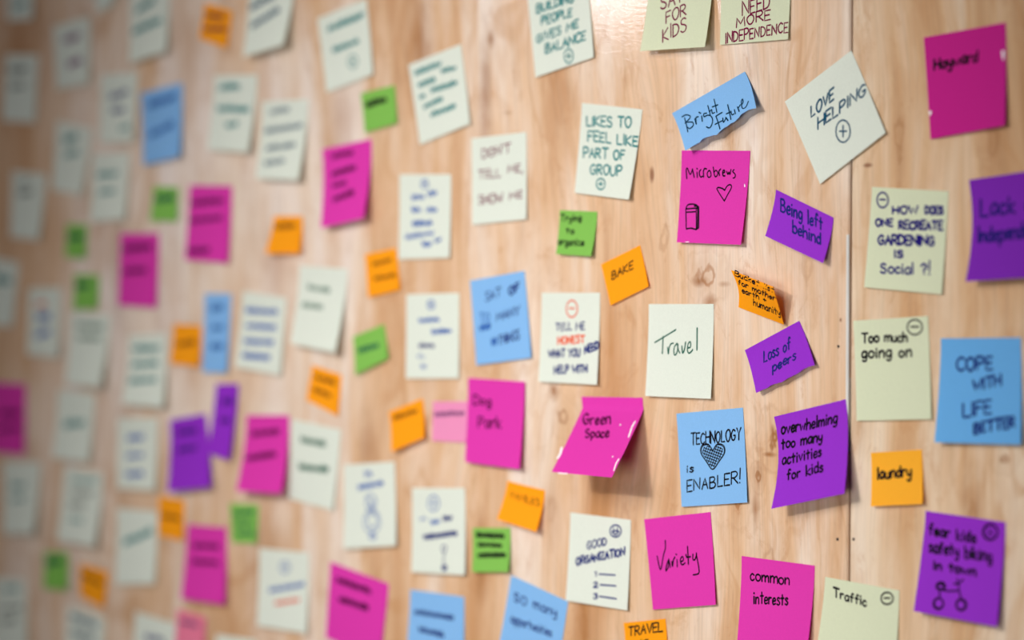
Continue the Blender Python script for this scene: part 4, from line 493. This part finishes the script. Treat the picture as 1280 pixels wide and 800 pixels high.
 ('pink2', ([(-519.8, 1109.3), (-468.5, 1104.5), (-470.3, 1066.5), (-520.8, 1065.9)], [0.0, 0.0, 3.5, 3.2], 1.6, 1.5, 0.1, 0, 0), 'small pink note at the bottom edge overlapping a cream note', [('~', 0.159, 0.327, 0.774, 0.315, -0.013, -0.149, 'plum', 1)]),
 ('cream', ([(-452.0, 1089.1), (-383.6, 1089.5), (-383.6, 1020.1), (-450.1, 1017.0)], [0.0, 0.0, 5.7, 5.1], 0.4, 1.5, 0.1, 0, 0), 'cream note showing only its top edge at the bottom, lower left half', [('~', 0.214, 0.389, 0.74, 0.376, -0.007, -0.098, 'teal', 1)]),
]

for idx, (colr, note, label, texts) in enumerate(NOTES):
    rnd = random.Random(idx * 7 + 3)
    c = note[0]
    wmm = (math.dist(c[0], c[1]) + math.dist(c[3], c[2])) / 2; hmm = (math.dist(c[0], c[3]) + math.dist(c[1], c[2])) / 2
    org = unit(.5, 0, note); org = (org[0], 0.0, org[2])
    t = bpy.data.objects.new('sticky_note', None); C.objects.link(t); t.location = org
    t.empty_display_size = .02
    small = wmm * hmm < 2700
    t['label'] = label; t['category'] = 'sticky note'
    t['group'] = ('small ' if small else 'large ') + COLNAME[colr] + ' sticky notes on the plywood wall'
    v, f = sheet(note, org, 20 if c[0][0] > 0 else 12)
    mesh_obj('paper_sheet', v, f, PAPER[colr], t, True)
    for tx in texts:
        s = tx[0]; ink, pen = tx[-2], tx[-1]
        if s[0] == '!':
            st = [smooth(p, 5) for p in tx[1]]; nm = s[1:]
        elif s == '@line':
            st = [[(tx[1], tx[2]), (tx[3], tx[4])]]; nm = 'ruled_line'
        elif s == '@fleck':
            cu, cv, au, av, bu, bv = tx[1:7]
            P = []
            for k in range(11):
                a = k / 11 * 2 * math.pi; r_ = rnd.uniform(.65, 1.15)
                q = (cu + (au*math.cos(a) + bu*math.sin(a)) * r_, cv + (av*math.cos(a) + bv*math.sin(a)) * r_)
                p = unit(min(1, max(0, q[0])), min(1, max(0, q[1])), note); P.append((p[0]-org[0], p[1]-.00014-org[1], p[2]-org[2]))
            o = mesh_obj('torn_fleck', P, [tuple(range(11))], INK['white'], t); o['label'] = 'white torn fleck'
            continue
        elif s[0] == '@':
            cu, cv, au, av, bu, bv = tx[1:7]
            st = [[(cu + x*au + y*bu, cv + x*av + y*bv) for x, y in p] for p in DRAW[s]]; nm = DRAWNAME[s]
            if s == '@hatchheart': pen *= .6
        else:
            u0, v0, u1, v1, hu, hv = tx[1:7]
            if s == '~':
                L_ = math.hypot((u1-u0)*wmm, (v1-v0)*hmm); st0 = scribble_strokes(max(2, int(L_ / 4)), rnd); nm = 'pen_marks'
            else:
                st0 = word_strokes(s, rnd); nm = 'handwriting'
            st = [[(u0 + x*(u1-u0) + y*hu, v0 + x*(v1-v0) + y*hv) for x, y in p] for p in st0]
        v, f = ribbon(st, note, org, (2.0 if nm == 'pen_marks' else 1.36) * (pen if pen < 1.3 or nm == 'torn_fleck' else 1.3 + (pen - 1.3) * .5) * (.5 if nm == 'torn_fleck' else 1), wmm, hmm, rnd)
        mesh_obj(nm, v, f, INK[ink], t)
